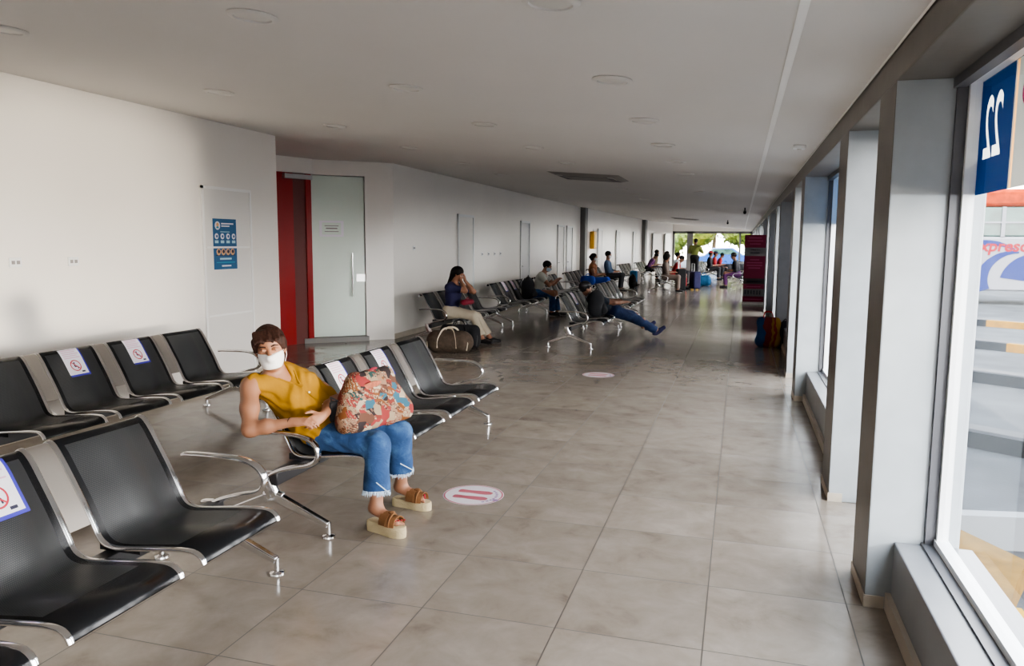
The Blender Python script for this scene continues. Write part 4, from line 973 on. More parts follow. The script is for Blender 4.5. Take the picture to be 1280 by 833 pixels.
def sandal(e):
    an=J['an'+e];td=nrm(V(J['toe'+e][0],J['toe'+e][1],0));sd=np.cross(V(0,0,1),td);sg=1 if e=='L' else -1
    r=thing('platform_sandal','tan sandal with thick cream sole, on the foot %s'%('nearest the camera' if e=='R' else 'farther from the camera'),'sandal',(0,0,0));
    base=an+O;bz=base[2]-.075
    out=[(-.055,.0),(-.050,.026),(-.02,.036),(.05,.034),(.11,.042),(.155,.044),(.190,.032),(.205,.008),(.200,-.016),(.175,-.034),(.12,-.042),(.05,-.034),(-.02,-.036),(-.05,-.026)]
    out=dens(out+[out[0]],3)[:-1]
    m=MB();pts=[base+td*x+sd*y for x,y in out]
    n=len(pts);vs=[];prof=[(0,.965),(.006,1.0),(.5,1.02),(.93,1.0),(1,.97)]
    for t,sc in prof:
        for (x,y),p in zip(out,pts):
            zz=t*bz;c=base+td*.075;vs.append((c[0]+(p[0]-c[0])*sc,c[1]+(p[1]-c[1])*sc,max(zz,0.001)))
    fs=[(j*n+i,j*n+(i+1)%n,(j+1)*n+(i+1)%n,(j+1)*n+i) for j in range(len(prof)-1) for i in range(n)]+[tuple(range(n-1,-1,-1)),tuple((len(prof)-1)*n+i for i in range(n))]
    m.add(vs,fs);build('sole',m,M['cork'],r)
    m=MB()
    def arch(x,w,h,hw):
        return [base+td*(x)+sd*(hw*math.cos(a))+V(0,0,bz-base[2]+max(0,h*math.sin(a))) for a in[PI*i/10 for i in range(11)]]
    m.sweep(arch(.085,.06,.066,.045),[(-.028,-.003),(.028,-.003),(.028,.003),(-.028,.003)],wax=td);m.sweep(arch(.135,.05,.052,.046),[(-.026,-.003),(.026,-.003),(.026,.003),(-.026,.003)],wax=td+sd*.35)
    m.sweep(arch(.118,.05,.064,.044),[(-.022,-.003),(.022,-.003),(.022,.003),(-.022,.003)],wax=td-sd*.5)
    m.ell(base+td*.115+V(0,0,bz-base[2]+.066),(.022,.016,.010));build('strap',m,M['suede'],r)
    nl=MB();s=.93
    for i in range(5):nl.ell(base-V(0,0,.043)+td*(.198-.010*i)*s-sd*(sg)*(.028-.0145*i)*s,(.006,.0055,.0045))
    o=build('toenails',nl,M['nail'],wom);o.location=-Vector(O)
sandal('R');sandal('L')
from mathutils.bvhtree import BVHTree
sh_=[c for c in wom.children if c.name.startswith('shirt')][0]
bv=BVHTree.FromPolygons([v.co[:] for v in sh_.data.vertices],[tuple(p.vertices) for p in sh_.data.polygons])
def onshirt(h,l=0):
    o_=J['pel']+up*h+lat*l+fw*.5;hit=bv.ray_cast(Vector(o_),Vector(-fw));return hit[0]
path=[onshirt(h) for h in np.linspace(.33,.05,12)]
path=[Vector(p)+Vector(fw)*.002 for p in path if p is not None]
if len(path)>3:
    m=MB();m.sweep(path,rsec_(.022,.005),wax=tuple(lat));build('placket',m,M['mustard'],sh_)
    for k_ in (0.20,0.55,.9):
        p=path[int(k_*(len(path)-1))];m=MB();m.ell(p+Vector(fw)*.004,(.0065,.0065,.0065));build('button',m,M['button'],sh_)
pts=[]
for a_ in np.linspace(-1,1,17):
    p=onshirt(.335+.12*abs(a_),a_*.075)
    if p is not None:pts.append(Vector(p)+Vector(fw)*.001)
if len(pts)>5:
    m=MB();m.tube(pts,.006,6);build('neck_trim',m,M['mustard'],sh_)
m=MB();m.ell(J['wrR']+V(-.012,-.005,0),(.006,.024,.026));build('wrist_band',m,M['hairb'],wom)
# patchwork bag on her lap
def bag_prims(c,ax,h,L,W,k=.05):
    return []
r=thing('patchwork_bag',"colourful patchwork cloth bag resting on the woman's lap",'bag',(-1.995,3.93,.0))
a0,a1=V(-.04,-.20,.615),V(.075,.20,.605)
o=[cap(a0,a1,.085,.085,.04),cap(a0*.88+a1*.12+V(-.03,0,.11),a0*.1+a1*.9+V(-.03,0,.11),.075,.075,.07),cap(a0*.74+a1*.26+V(-.05,0,.20),a0*.12+a1*.88+V(-.05,0,.215),.055,.05,.07),plane((0,0,.553),(0,0,-1))]
sdf_obj('bag_body',o,M['patch'],r,.009,wr=.006,wf=30)
m=MB();m.sweep(dens([V(-.02,-.13,.77),V(.03,-.08,.80),V(.04,.02,.79),V(.03,.10,.74),V(.06,.16,.68)],4),rsec(.035,.008),wax=(.2,.3,.9));build('strap',m,P('red_brown_strap',(.30,.09,.05),.8,var=.4,vscale=40),r)
m=MB();m.sweep(dens([V(.05,-.14,.585),V(.055,-.05,.60),V(.10,.06,.60),V(.14,.16,.60)],4),rsec(.055,.010),wax=(0,0,1));build('pale_trim',m,P('pale_patch_trim',(.50,.42,.32),.85,var=.3,vscale=20),r)
m=MB();m.tube(dens([V(-.03,-.03,.83),V(-.02,.02,.865),V(-.02,.09,.865),V(-.02,.14,.83)],4),.010,8);build('handle',m,M['maroon'],r)
# dark phone case / pouch under her hands
r=thing('black_pouch',"small black pouch between the woman's hands and the patchwork bag",'pouch',(-2.10,3.73,.665),.5);m=MB();m.box(-.05,.05,-.015,.015,-.06,.06);build('pouch_body',m,M['blackfab'],r,bevel=.012);m=MB();m.tube([(-.04,0,.055),(-.04,-.05,.09),(.0,-.06,.07)],.004,6);build('wrist_strap',m,M['blackfab'],r)
# --- woman covering her face on the far wall bench
XS=-4.42
J2=seated(dict(lean=.12,twist=-.15,hp=.55,s=.95,hR=(.16,-.02,1.03),hL=(.20,.10,1.0),ehR=(.5,-.35,-.8),ehL=(.6,.3,-.8),hdR=(-.1,.1,1),hdL=(-.15,0,1),pnR=(-1,0,.1),pnL=(-1,0,.1),fR=(.55,-.05,.085),fL=(.62,.12,.085)))
person('person.001','seated woman in navy with beige trousers hiding her face in her hands',(XS,11.50,0),0,J2,dict(s=.95,skin='skin',shirt='navy',sleeve=.75,hem=-.03,pants='beige',cuff=.85,shoes='black',hair='hairk',hstyle='long',curlR=.25,curlL=.3,bulk=1.05),res=.010)
r=thing('handbag',"maroon handbag on the lap of the woman hiding her face",'handbag',(-4.14,11.48,.66));sdf_obj('bag_body',[cap((-.02,-.12,0),(.02,.12,0),.055,.055,.03,sq=(V(.3,0,1)/1.044,.8)),plane((0,0,-.055),(0,0,-1))],M['maroon'],r,.010);m=MB();m.tube([(0,-.08,.04),(.02,0,.085),(0,.08,.04)],.007,6);build('handle',m,M['maroon'],r)
def duffel(name,lab,loc,rz,L,W,H,mat,strap,cat='bag'):
    r=thing(name,lab,cat,loc,rz);o=[cap((-L/2+W*.5,0,W*.5),(L/2-W*.5,0,W*.5),W*.5,W*.5,.03),cap((-L/2+W*.4,0,H-W*.4),(L/2-W*.4,0,H-W*.4),W*.4,W*.4,.08),ell((-L/2+W*.4,0,H*.45),(W*.42,W*.5,H*.45),None,.05),ell((L/2-W*.4,0,H*.45),(W*.42,W*.5,H*.45),None,.05),ell((0,0,H*.45),(L*.4,W*.52,H*.5),None,.05),plane((0,0,.002),(0,0,-1))]
    sdf_obj('bag_body',o,M[mat],r,.012,wr=.004,wf=30)
    for sy in(-1,1):
        m=MB();m.sweep(dens([V(-L*.22,sy*W*.52,H*.25),V(-L*.2,sy*W*.5,H*.7),V(-L*.12,sy*W*.3,H*1.12),V(0,sy*W*.2,H*1.2),V(L*.12,sy*W*.3,H*1.12),V(L*.2,sy*W*.5,H*.7),V(L*.22,sy*W*.52,H*.25)],3),rsec(.028,.007),wax=(1,0,0) if False else (0.01,sy*.3,1));build('handle',m,M[strap],r)
    m=MB();m.sweep([(-L*.42,0,H*.93),(0,0,H*1.0),(L*.42,0,H*.93)],rsec(.02,.006),wax=(0,1,0));build('zip',m,M['black'],r)
    m=MB()
    for sx in(-1,1):
        m.tube([(sx*L*.45,-W*.45,.05),(sx*L*.47,-W*.40,H*.5),(sx*L*.40,-W*.2,H*.86)],.007,6)
    build('piping',m,M[strap],r);return r
duffel('duffel_bag','brown canvas duffel bag with cream handles on the floor beside the bench',(-4.04,10.46,0),.05,.66,.30,.30,'brownbag','cream')
duffel('black_bag',"flat black bag behind the brown duffel at the woman's feet",(-4.05,10.92,0),.1,.62,.22,.36,'blackfab','black')
# --- man with grey t-shirt
J3=seated(dict(lean=.42,hp=.35,s=1.0,hR=(.50,-.02,.80),hL=(.52,.08,.80),ehR=(.1,-.6,-.8),ehL=(.1,.6,-.8),fR=(.42,-.10,.085),fL=(.50,.12,.085)))
person('person.002','seated man in a light grey t-shirt and pale mask bent over his phone',(-4.36,16.55,0),0,J3,dict(skin='skind',shirt='greyt',sleeve=.6,pants='denim',shoes='black',hair='hairk',mask='maskb',bulk=1.05),res=.012)
def backpack(lab,loc,rz,mat,h=.45,w=.32,d=.2,lean=0,name='backpack'):
    r=thing(name,lab,'backpack',loc,rz);r.rotation_euler=(0,lean,rz)
    o=[cap((0,-w/2+d*.4,d*.4),(0,w/2-d*.4,d*.4),d*.45,d*.45,.05),ell((0,0,h*.5),(d*.5,w*.5,h*.5),None,.06),cap((0,-w/2+d*.45,h*.65),(0,w/2-d*.45,h*.65),d*.42,d*.42,.06),plane((0,0,.003),(0,0,-1))]
    sdf_obj('pack_body',o,M[mat],r,.013,wr=.004,wf=26);m=MB();m.tube([(0,-.04,h*.97),(0,0,h*1.06),(0,.04,h*.97)],.008,6);build('grab_handle',m,M['black'],r)
    sdf_obj('front_pocket',[cap((d*.5,-w*.26,h*.22),(d*.5,w*.26,h*.22),.06,.06,.02),ell((d*.47,0,h*.32),(.05,w*.33,h*.2),None,.03)],M[mat],r,.013)
    for sy in(-1,1):
        m=MB();m.sweep(dens([V(-d*.4,sy*w*.25,h*.92),V(-d*.62,sy*w*.28,h*.65),V(-d*.6,sy*w*.3,h*.3),V(-d*.35,sy*w*.32,h*.08)],3),rsec(.04,.01),wax=(0,1,0));build('shoulder_strap',m,M['black'],r)
    return r
backpack('black backpack upright on the seat behind the man in grey',(-4.36,15.96,.40),0,'blackfab',.48,.36,.26)
# --- stretched-out man
J4=seated(dict(seat=.47,lean=-1.08,twist=.0,hp=-.1,s=1.03,hR=(.15,-.14,.62),hL=(.12,.16,.63),ehR=(-.3,-.7,-.3),ehL=(-.3,.7,-.3),fR=(.84,-.06,.085),fL=(.80,.24,.16),khR=(0.2,0,1),khL=(.2,.1,1),tR=(.75,-.1,.55),tL=(.7,.2,.5)))
person('person.003','man stretched out on the aisle bench in dark patterned shirt and blue jeans',(-2.04,13.0,0),.60,J4,dict(s=1.03,skin='skind',shirt='camo',sleeve=.7,pants='denimd',cuff=.95,shoes='navy',hair='hairk',cap='black'),res=.012)
backpack('black backpack standing on the seat beside the stretched-out man',(-2.26,12.56,.405),.1,'blackfab',.44,.40,.26)
# --- everyone farther away
def sit(i,lab,x,y,rz,st,**kw):
    st.setdefault('skin','skind');st.setdefault('shoes','black');st.setdefault('hair','hairk');st['s']=kw.get('s',1.0)
    return person('person.%03d'%i,lab,(x,y,0),rz,seated(kw),st,res=.017)
sit(4,'woman in an orange-brown top and white mask on the far wall bench',-4.27,22.95,0,dict(shirt='orange',sleeve=.3,pants='cobalt',hstyle='bun',mask='maskw',skin='skin'),lean=.05,hR=(.32,-.1,.70),s=1.05)
r=duffel('cloth_bag','bright blue cloth bag beside the woman in the orange-brown top',(-4.25,22.2,.40),.2,.4,.2,.26,'cobalt','cobalt')
sit(5,'man in a blue chambray shirt and pale mask on the far wall bench',-4.30,26.1,0,dict(shirt='chambray',sleeve=1.6,pants='darkc',mask='maskw',skin='skin'),lean=-.05,hp=.1,s=1.1)
sit(6,'person in purple leaning far forward on the far wall bench',-3.95,34.6,0,dict(shirt='purple',sleeve=1.5,pants='darkc'),lean=.55,hp=.7,s=1.05)
sit(7,'person in a khaki top sitting by the second dark pilaster',-3.82,36.0,0,dict(shirt='khaki',sleeve=1.4,pants='denimd'),lean=.15,hp=.2,s=1.1)
sit(8,'person with big dark hair in taupe on the middle aisle bench',-2.40,26.27,0,dict(shirt='taupe',sleeve=1.5,pants='taupe',hstyle='big'),lean=.02,hp=.3,s=1.0)
sit(9,'person in black with dark hair on the aisle bench, left of the white shirt',-2.95,32.5,0,dict(shirt='darkc',sleeve=1.5,pants='darkc'),lean=.05,s=1.05)
sit(10,'person in a white shirt facing the wall on the aisle bench',-2.40,30.6,0,dict(shirt='whitec',sleeve=.6,pants='darkc'),lean=.1,s=1.02)
sit(11,'person in red sitting behind the dark suitcase',-2.30,28.1,0,dict(shirt='redc',sleeve=1.5,pants='redc',hair='hairk'),lean=.45,hp=.6,s=1.0)
sit(12,'person in dark clothes and cap on the bench near the end window',-1.35,35.9,0,dict(shirt='darkc',sleeve=1.5,pants='darkc',cap='redc'),lean=.1,hy=.6,s=1.05)
sit(13,'person in a red top and dark cap on the bench near the end window',-1.20,37.0,0,dict(shirt='redc',sleeve=1.2,pants='darkc',cap='navy'),lean=.15,s=1.02)
sit(14,'small person in red at the end of the bench near the end window',-1.02,37.8,0,dict(shirt='redc',sleeve=1.2,pants='darkc'),lean=.3,hp=.4,s=.95)
sit(15,'person in dark maroon facing the aisle beside the maroon banner',-.05,29.6,PI,dict(shirt='darkc',sleeve=1.5,pants='purple'),lean=.25,hp=.2,s=1.08)
# standing person
def standing():
    s=1.08;pel=V(0,0,.95*s);ch=V(.02,0,1.42*s);J=dict(pel=pel,chest=ch,head=ch+V(.06,0,.175*s),hf=V(1,.1,-.35),hup=V(.3,0,1))
    for e,sg in(('R',-1),('L',1)):
        J['sh'+e]=ch+V(0,sg*.185,-.055);J['el'+e],J['wr'+e]=ik(J['sh'+e],(.26,sg*.08,1.20*s),.29*s,.26*s,(-.5,sg*1.0,-.3))
        J['hip'+e]=V(0,sg*.09,.93*s);J['kn'+e],J['an'+e]=ik(J['hip'+e],(0,sg*.11,.09),.43*s,.42*s,(1,0,0));J['toe'+e]=V(1,sg*.15,-.02)
    return J
person('person.016','standing person in an olive green shirt seen from behind near the end window',(-1.95,35.3,0),1.3,standing(),dict(s=1.08,skin='skind',shirt='lime',sleeve=1.0,pants='darkc',shoes='black',hair='hairk',bulk=1.1,hem=-.08),res=.016)
# luggage down the hall
def suitcase(lab,loc,rz,mat,w=.44,h=.66,d=.26):
    r=thing('suitcase',lab,'suitcase',loc,rz);m=MB();m.box(-d/2,d/2,-w/2,w/2,.05,.05+h);build('case_shell',m,M[mat],r,bevel=.04)
    m=MB()
    for i in range(5):y=-w*.36+i*w*.18;m.box(d/2,d/2+.006,y-.012,y+.012,.1,h)
    build('shell_ribs',m,M[mat],r);m=MB();m.tube([(-.08,-.1,h+.05),(-.08,-.1,h+.32),(-.08,.1,h+.32),(-.08,.1,h+.05)],.009,8);build('pull_handle',m,M['steel'],r)
    for sx in(-1,1):
        for sy in(-1,1):
            m=MB();m.lathe([(.026,-.012),(.03,0),(.026,.012)],14,(sx*d*.36,sy*w*.38,.03),'y');build('wheel',m,M['black'],r)
suitcase('large dark suitcase standing in the aisle in front of the person in red',(-1.92,26.75,0),.2,'blackfab',.5,.72,.3)
suitcase('dark suitcase just behind the large suitcase in the aisle',(-1.50,27.75,0),.5,'navy',.42,.6,.26)
suitcase('grey suitcase beside the bench near the far wall',(-3.80,28.9,0),.1,'teal',.4,.55,.26);
backpack('black backpack on the floor past the man in chambray',(-3.75,28.2,0),.3,'blackfab',.5,.36,.26)
suitcase('grey-white suitcase under the far wall bench row past the chambray man',(-3.85,30.0,0),0,'bgrey',.4,.5,.26)
duffel('yellow_bag','small yellow bag on the floor in the aisle near the suitcases',(-1.55,28.6,0),.3,.36,.2,.24,'bagy','bagy')
duffel('cloth_bag','blue-green cloth bag on the floor beyond the yellow bag',(-1.30,30.4,0),.2,.5,.3,.42,'teal','teal')
for i,(x,y,l) in enumerate(((-.72,40.9,'left'),(-.36,41.2,'middle'),(.0,41.0,'right'))):
    duffel('luggage_bag','black travel bag on the floor by the end window, %s of three'%l,(x,y,0),.1*i,.62,.42,.62,'blackfab','black')
# bags by the columns
r=thing('shopping_bag','bright blue, red and yellow tote standing on the floor by the columns','bag',(.47,12.62,0))
mt_,nt_,b_=nm('striped_tote_cloth');tc_=nt_.nodes.new('ShaderNodeTexCoord');sp_=nt_.nodes.new('ShaderNodeSeparateXYZ');lk(nt_,tc_.outputs['Object'],sp_.inputs[0])
nz_=nt_.nodes.new('ShaderNodeTexNoise');nz_.inputs['Scale'].default_value=6;lk(nt_,tc_.outputs['Object'],nz_.inputs['Vector'])
fx_=math_(nt_,'ADD',math_(nt_,'MULTIPLY',math_(nt_,'ADD',sp_.outputs[0],.17),3),math_(nt_,'MULTIPLY',math_(nt_,'SUBTRACT',nz_.outputs['Fac'],.5),.5))
lk(nt_,ramp(nt_,fx_,[(0,(.01,.07,.20)),(.30,(.16,.012,.01)),(.62,(.28,.13,.01)),(.74,(.20,.015,.012)),(.85,(.30,.16,.01))],'CONSTANT'),b_.inputs['Base Color']);b_.inputs['Roughness'].default_value=.8
sdf_obj('bag_body',[cap((-.10,0,.10),(.10,0,.10),.10,.10,.03),ell((0,0,.25),(.17,.11,.25),None,.05),cap((-.10,0,.40),(.10,0,.40),.075,.075,.08),plane((0,0,.002),(0,0,-1)),plane((0,0,.47),(0,0,1))],mt_,r,.012,wr=.004,wf=30)
for sy in(-1,1):
    m=MB();m.tube(dens([V(-.08,sy*.08,.46),V(-.06,sy*.06,.55),V(.04,sy*.06,.55),V(.06,sy*.08,.46)],3),.008,6);build('handle',m,M['bagr'],r)
backpack('black backpack on the floor between the colourful tote and the column',(.72,12.72,0),-1.2,'blackfab',.42,.26,.2)
# hanging straw ornament outside between the columns
r=thing('hanging_plant','small olive and brown hanging plant outside the window between the columns','plant',(1.35,8.1,1.62));sdf_obj('foliage',[ell((0,0,0),(.16,.16,.20),None,.02),ell((0,0,-.12),(.12,.12,.12),None,.05)],M['toy'],r,.02,wr=.012,wf=50);m=MB();m.tube([(0,0,.2),(0,0,.9)],.004,5);build('cord',m,M['black'],r)

# ================================================================== SIGN ON THE GLASS (seen from behind)
r=thing('bay_sign','blue and white platform sign on the window with a reversed 22','sign',(.905,0,0))
def sgn(mb,y0,y1,z0,z1):mb.add([(0,y0,z0),(0,y1,z0),(0,y1,z1),(0,y0,z1)],[(0,1,2,3)])
numf=lambda x,y:(3.395+x*.68,2.045+y)
def panel_with_hole(parent):
    pm=MB();pm.box(-.002,.002,3.175,3.57,1.805,2.25);po=build('blue_panel',pm,M['sblue'],parent,smooth=False)
    me=text_mesh('22',.33,extr=.02,off=.006)
    for v in me.vertices:
        a,b=numf(v.co.x,v.co.y);v.co=(v.co.z,a,b)
    ho=bpy.data.objects.new('cutter',me);COL.objects.link(ho);ho.parent=parent
    bo=po.modifiers.new('cut','BOOLEAN');bo.operation='DIFFERENCE';bo.object=ho;bo.solver='EXACT'
    dg=bpy.context.evaluated_depsgraph_get();dg.update();nme=bpy.data.meshes.new_from_object(po.evaluated_get(dg))
    po.modifiers.clear();po.data=nme;bpy.data.objects.remove(ho)
panel_with_hole(r)
m=MB();sgn(m,.9,3.14,1.805,2.25);build('white_panel',m,M['swhite'],r,smooth=False)
m=MB();sgn(m,3.14,3.16,1.805,2.25);build('orange_stripe',m,M['sorange'],r,smooth=False)
m=MB();sgn(m,3.16,3.175,1.805,2.25);build('pale_stripe',m,M['swhite'],r,smooth=False)
# lettering reads correctly from the road (+x side), so it is mirrored from inside
text_obj('number','22',.33,M['snum'],r,lambda x,y:(0.0,)+numf(x,y),off=.006)
text_obj('lettering','B',.30,M['smag'],r,lambda x,y:(-.004,3.0+x,2.16+y))

q_=thing('bay_sign','blue platform sign on the second window seen as a sliver beside the third column','sign',(.905,0,0))
m=MB();sgn(m,7.75,8.25,1.805,2.25);build('blue_panel',m,M['sblue'],q_,smooth=False)
m=MB();sgn(m,5.6,7.75,1.805,2.25);build('white_panel',m,M['swhite'],q_,smooth=False)
# ================================================================== OUTSIDE
GZ=-.14
m=MB();m.add([(1.15,-30,GZ),(60,-30,GZ),(60,90,GZ),(1.15,90,GZ)],[(0,1,2,3)]);m.add([(-40,YE+.3,GZ),(1.15,YE+.3,GZ),(1.15,90,GZ),(-40,90,GZ)],[(0,1,2,3)]);o=struct('floor.001',m,M['asphalt'])
m=MB();m.box(.95,1.15,YB,YE+.2,GZ,0);struct('trim_7',m,M['kerbtop'])
kd=Vector((-.80,.60)).normalized();kn=Vector((-.60,-.80))
def kerb(px,py,l0,l1,wd,lab,phase=0,blk=.75):
    r=thing('kerb_island',lab,'kerb',(0,0,0))
    m=MB();i=0;t=l0
    while t<l1:
        t2=min(t+blk,l1);a=Vector((px,py))+kd*t;b=Vector((px,py))+kd*t2
        c,d=b-kn*.12,a-kn*.12
        m.prism([(a.x,a.y),(b.x,b.y),(c.x,c.y),(d.x,d.y)],GZ,.0,(i+phase)%2);t=t2;i+=1
    build('painted_kerb',m,[M['kyel'],M['kblk']],r,smooth=False)
    a=Vector((px,py))+kd*l0-kn*.12;b=Vector((px,py))+kd*l1-kn*.12;c,d=b-kn*wd,a-kn*wd
    m=MB();v=[(a.x,a.y,GZ),(b.x,b.y,GZ),(c.x,c.y,GZ),(d.x,d.y,GZ)];v+=[(x,y,-.015) for x,y,_ in v];m.add(v,[(4,5,6,7)][::-1]+[(0,1,5,4),(1,2,6,5),(2,3,7,6),(3,0,4,7)]);m.f[0]=[7,6,5,4][::-1] if False else m.f[0]
    build('island_top',m,M['kerbtop'],r,smooth=False)
kerb(2.15,7.25,-6,.9,.28,'yellow and black painted kerb, nearest of those across the road',0,.80)
kerb(3.10,10.9,-9,2.2,.35,'yellow and black painted kerb, second across the road',1,.85)
kerb(4.05,14.6,-12,3,.4,'yellow and black painted kerb, third across the road',0,.9)
kerb(5.2,18.9,-14,4,.5,'yellow and black painted kerb in front of the bus',1,1.0)
r=thing('kerb_corner','worn ochre painted kerb tip just outside the nearest window','kerb',(0,0,0))
m=MB();m.prism([(1.17,3.70),(1.11,3.80) if False else (1.17,3.95),(1.17,4.88),(1.27,4.74),(1.47,4.36),(1.33,4.05),(1.25,3.85)][::-1],GZ,.0);build('painted_top',m,M['ochre'],r,smooth=False)
m=MB();m.box(1.171,1.262,3.66,3.76,GZ,.001);build('yellow_face',m,P('bright_kerb_yellow',(.34,.19,.006),.7,spec=.04),r,smooth=False)
m=MB();m.bar((1.17,4.86,GZ+.10),(1.72,4.96,GZ+.10),.10,.20);o=build('wheel_stop',m,M['white'],smooth=False);tag(o,'white concrete wheel stop just outside the nearest window','wheel stop')
# bus
r=thing('coach_bus','white coach with blue swoosh and red lettering parked across the road','bus',(8.4,26.0,GZ))
LB,RB=-4.2,7.5
m=MB();m.box(LB,RB,0,2.5,.42,2.02);build('lower_body',m,M['busw'],r,bevel=.06)
m=MB();m.box(LB+.05,RB-.05,.04,2.46,2.02,2.90);build('window_band',m,M['busg'],r,bevel=.05)
m=MB();m.box(LB,RB,0,2.5,2.90,3.42);build('roof',m,M['busr'],r,bevel=.12)
m=MB()
for x in(-2.6,-1.0,.6,2.2,3.8,5.4):m.box(x-.05,x+.05,-.01,.05,2.02,2.9)
m.box(LB+.05,RB-.05,-.012,.05,2.42,2.47);build('window_pillar',m,M['busw'],r,smooth=False)
g=G2()
def arcband(cx,cy,r0,r1,w0,w1,a0,a1,m_):
    n=18
    for i in range(n):
        a,b=a0+(a1-a0)*i/n,a0+(a1-a0)*(i+1)/n;wa,wb=w0+(w1-w0)*i/n,w0+(w1-w0)*(i+1)/n
        ra,rb=r0+(r1-r0)*i/n,r0+(r1-r0)*(i+1)/n
        g.poly([(cx+(ra-wa)*math.cos(a),cy+(ra-wa)*math.sin(a)),(cx+ra*math.cos(a),cy+ra*math.sin(a)),(cx+rb*math.cos(b),cy+rb*math.sin(b)),(cx+(rb-wb)*math.cos(b),cy+(rb-wb)*math.sin(b))],m_)
arcband(.55,.20,2.2,1.2,.42,.06,2.85,1.45,0);arcband(.75,.45,1.1,.86,.42,.05,3.5,1.5,0);arcband(1.35,.40,1.0,.82,.9,.05,3.0,1.3,0)
build('blue_swoosh',g.mb(lambda x,y,l:(x-1.35,-.012-l,y+.28)),[M['busb']],r,smooth=False)
text_obj('lettering','expreso',.46,M['bust'],r,lambda x,y:(x-1.05,-.014,1.74+y),shear=.15,off=.012)
text_obj('lettering','b',.72,M['busb'],r,lambda x,y:(x+.05,-.014,1.66+y),shear=.2,off=.03)
text_obj('lettering','rasilia',.5,M['busb'],r,lambda x,y:(x+.95,-.014,1.70+y),shear=.15,off=.012)
for x in(-2.6,4.6):
    m=MB();m.lathe([(.30,-.02),(.48,.0),(.50,.1),(.48,.28)],28,(x,0,.5),'y');build('wheel',m,M['tyre'],r)
# trees outside
def tree(lab,loc,h,rad,mat,seed,n=1500):
    rr=random.Random(seed);r=thing('leafy_tree',lab,'tree',loc,0,'trees beyond the building')
    m=MB();m.tube([(0,0,0),(.1,.05,h*.35),(0,.1,h*.7)],.16,8,scales=[1.2,.9,.5]);m.tube([(.08,.05,h*.4),(rad*.4,.2,h*.65)],.08,6);m.tube([(.05,.05,h*.42),(-rad*.4,-.2,h*.7)],.08,6);build('trunk',m,M['bark'],r)
    m=MB();lob=[(Vector((rr.uniform(-.6,.6)*rad,rr.uniform(-.6,.6)*rad,h*rr.uniform(.35,.9))),rad*rr.uniform(.35,.6)) for _ in range(12)]
    for i in range(n):
        c,q=rr.choice(lob);d=Vector((rr.gauss(0,1),rr.gauss(0,1),rr.gauss(0,1))).normalized();p=c+d*q*rr.uniform(.75,1.05)
        a=Vector((rr.gauss(0,1),rr.gauss(0,1),rr.gauss(0,1))).normalized();b=a.cross(d);b=b.normalized() if b.length>.01 else Vector((1,0,0));s=rr.uniform(.12,.26)
        m.add([p-a*s,p+b*s*.5,p+a*s,p-b*s*.5],[(0,1,2,3)])
    for c,q in lob:m.ell(c,(q*.86,q*.86,q*.86),8,6)
    build('foliage',m,M[mat],r,smooth=False)
k=0
for x,y,h,rad,mt,lab in((-5.3,58,5.2,2.1,'leafb','green tree at the left of the end window'),(-2.2,66,6,2.5,'leafa','sunlit yellow-green tree left of the post in the end window'),(.9,59,5.5,2.1,'leafb','green tree behind the blue vehicle in the end window'),(3.4,67,6.5,2.6,'leafa','sunlit yellow-green tree at the right of the end window'),(7.5,57,6,3,'leafb','green tree outside beyond the far columns'),(12,52,7,3.2,'leafa','tall sunlit tree across the road beyond the bus'),(18,46,7,3.4,'leafb','broad green tree across the road behind the bus')):
    tree(lab,(x,y,GZ),h,rad,mt,k+3,2600);k+=1
r=thing('blue_car','blue car parked outside the end window','car',(-1.2,54,GZ))
m=MB();sec=[(-2.1,.35),(-2.15,.75),(-1.7,.95),(-1.1,1.05),(-.6,1.5),(.7,1.52),(1.35,1.08),(2.0,.95),(2.15,.6),(2.05,.35)]
v=[(x,-.85,z) for x,z in sec]+[(x,.85,z) for x,z in sec];n=len(sec);m.add(v,[tuple(range(n)),tuple(range(2*n-1,n-1,-1))]+[(i,n+i,n+(i+1)%n,(i+1)%n) for i in range(n)]);build('car_body',m,M['carb'],r,bevel=.06)
m=MB();m.add([(-.95,-.86,1.06),(-.55,-.86,1.42),(.62,-.86,1.44),(1.15,-.86,1.08)],[(0,1,2,3)]);build('side_window',m,M['busg'],r,smooth=False)
for x in(-1.3,1.35):
    m=MB();m.lathe([(.2,-.02),(.32,0),(.33,.1),(.32,.2)],22,(x,-.88,.33),'y');build('wheel',m,M['tyre'],r)

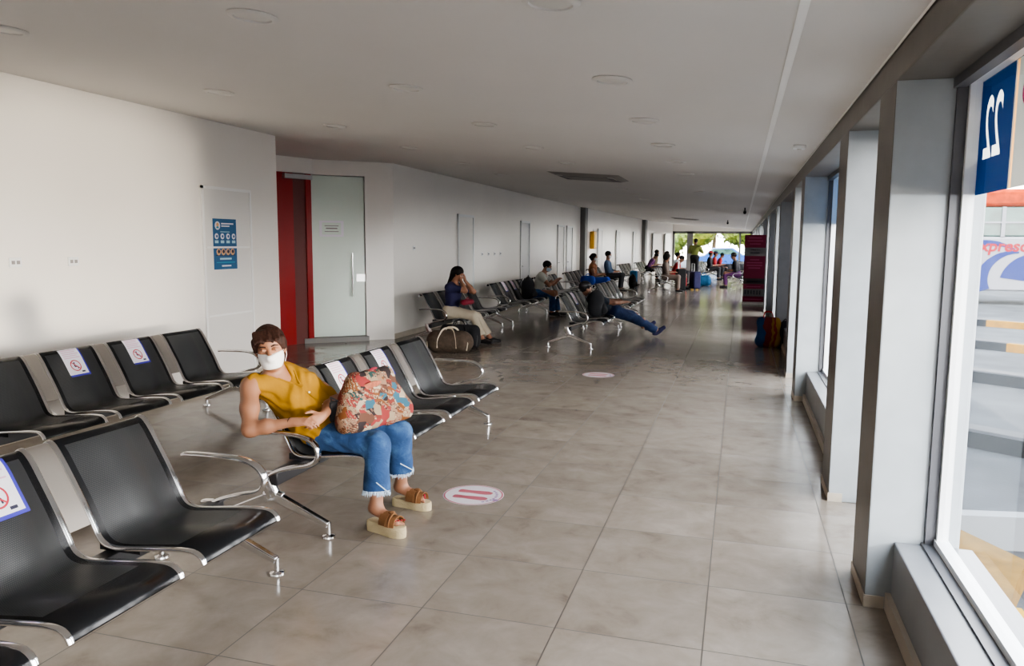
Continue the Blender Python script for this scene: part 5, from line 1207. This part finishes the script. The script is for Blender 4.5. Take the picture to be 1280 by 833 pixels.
# ================================================================== LIGHT, SKY, CAMERA
w=bpy.data.worlds.new('sky');SC.world=w;w.use_nodes=True;nt=w.node_tree;bg=nt.nodes['Background']
tc=nt.nodes.new('ShaderNodeTexCoord');sp=nt.nodes.new('ShaderNodeSeparateXYZ');lk(nt,tc.outputs['Generated'],sp.inputs[0])
lk(nt,ramp(nt,sp.outputs['Z'],[(.0,(1.0,.965,.92)),(.35,(.97,.97,.98)),(1,(.72,.85,1.0))]),bg.inputs['Color']);bg.inputs['Strength'].default_value=2.6
L=bpy.data.lights.new('sun','SUN');L.energy=2.4;L.angle=math.radians(.6);L.color=(1,.93,.82)
lo=bpy.data.objects.new('sun',L);COL.objects.link(lo);lo.rotation_euler=Vector((.35,.55,-.78)).to_track_quat('-Z','Y').to_euler();lo.location=(-8,-12,20)
for i_,(p_,q_) in enumerate((((4.6,-2.6,1.72),(.72,3.575,1.05)),((4.6,2.1,1.72),(.72,8.295,1.05)))):  # added spots standing in for outdoor glare on two column faces
    S=bpy.data.lights.new('glare','SPOT');S.energy=420;S.color=(.92,.97,1.0);S.spot_size=math.radians(15);S.spot_blend=.5;S.shadow_soft_size=.12
    so=bpy.data.objects.new('glare',S);COL.objects.link(so);so.location=p_;so.rotation_euler=(Vector(q_)-Vector(p_)).to_track_quat('-Z','Y').to_euler()
# added spot standing in for sun glare off a windscreen outside, thrown in through the nearest window onto the left wall
S=bpy.data.lights.new('glint','SPOT');S.energy=900;S.color=(1,.90,.74);S.spot_size=math.radians(19);S.spot_blend=.9;S.shadow_soft_size=.25
so=bpy.data.objects.new('glint',S);COL.objects.link(so);so.location=(5.2,.9,1.05);so.rotation_euler=(Vector((-5.46,5.3,1.75))-Vector((5.2,.9,1.05))).to_track_quat('-Z','Y').to_euler()
yaw,pitch,roll=.2872,.1169,.0071
f=Vector((-math.sin(yaw)*math.cos(pitch),math.cos(yaw)*math.cos(pitch),-math.sin(pitch)))
r_=f.cross(Vector((0,0,1))).normalized();u=r_.cross(f)
rr=r_*math.cos(roll)+u*math.sin(roll);uu=-r_*math.sin(roll)+u*math.cos(roll)
cd=bpy.data.cameras.new('camera');cam=bpy.data.objects.new('camera',cd);COL.objects.link(cam)
cd.sensor_width=36;cd.lens=959/1280*36;cd.clip_start=.05;cd.clip_end=300
mt=Matrix((( rr.x,uu.x,-f.x,0),(rr.y,uu.y,-f.y,0),(rr.z,uu.z,-f.z,1.6),(0,0,0,1)));cam.matrix_world=mt
SC.camera=cam
SC.view_settings.view_transform='AgX'
SC.view_settings.look='AgX - Medium High Contrast'
SC.view_settings.exposure=2.5
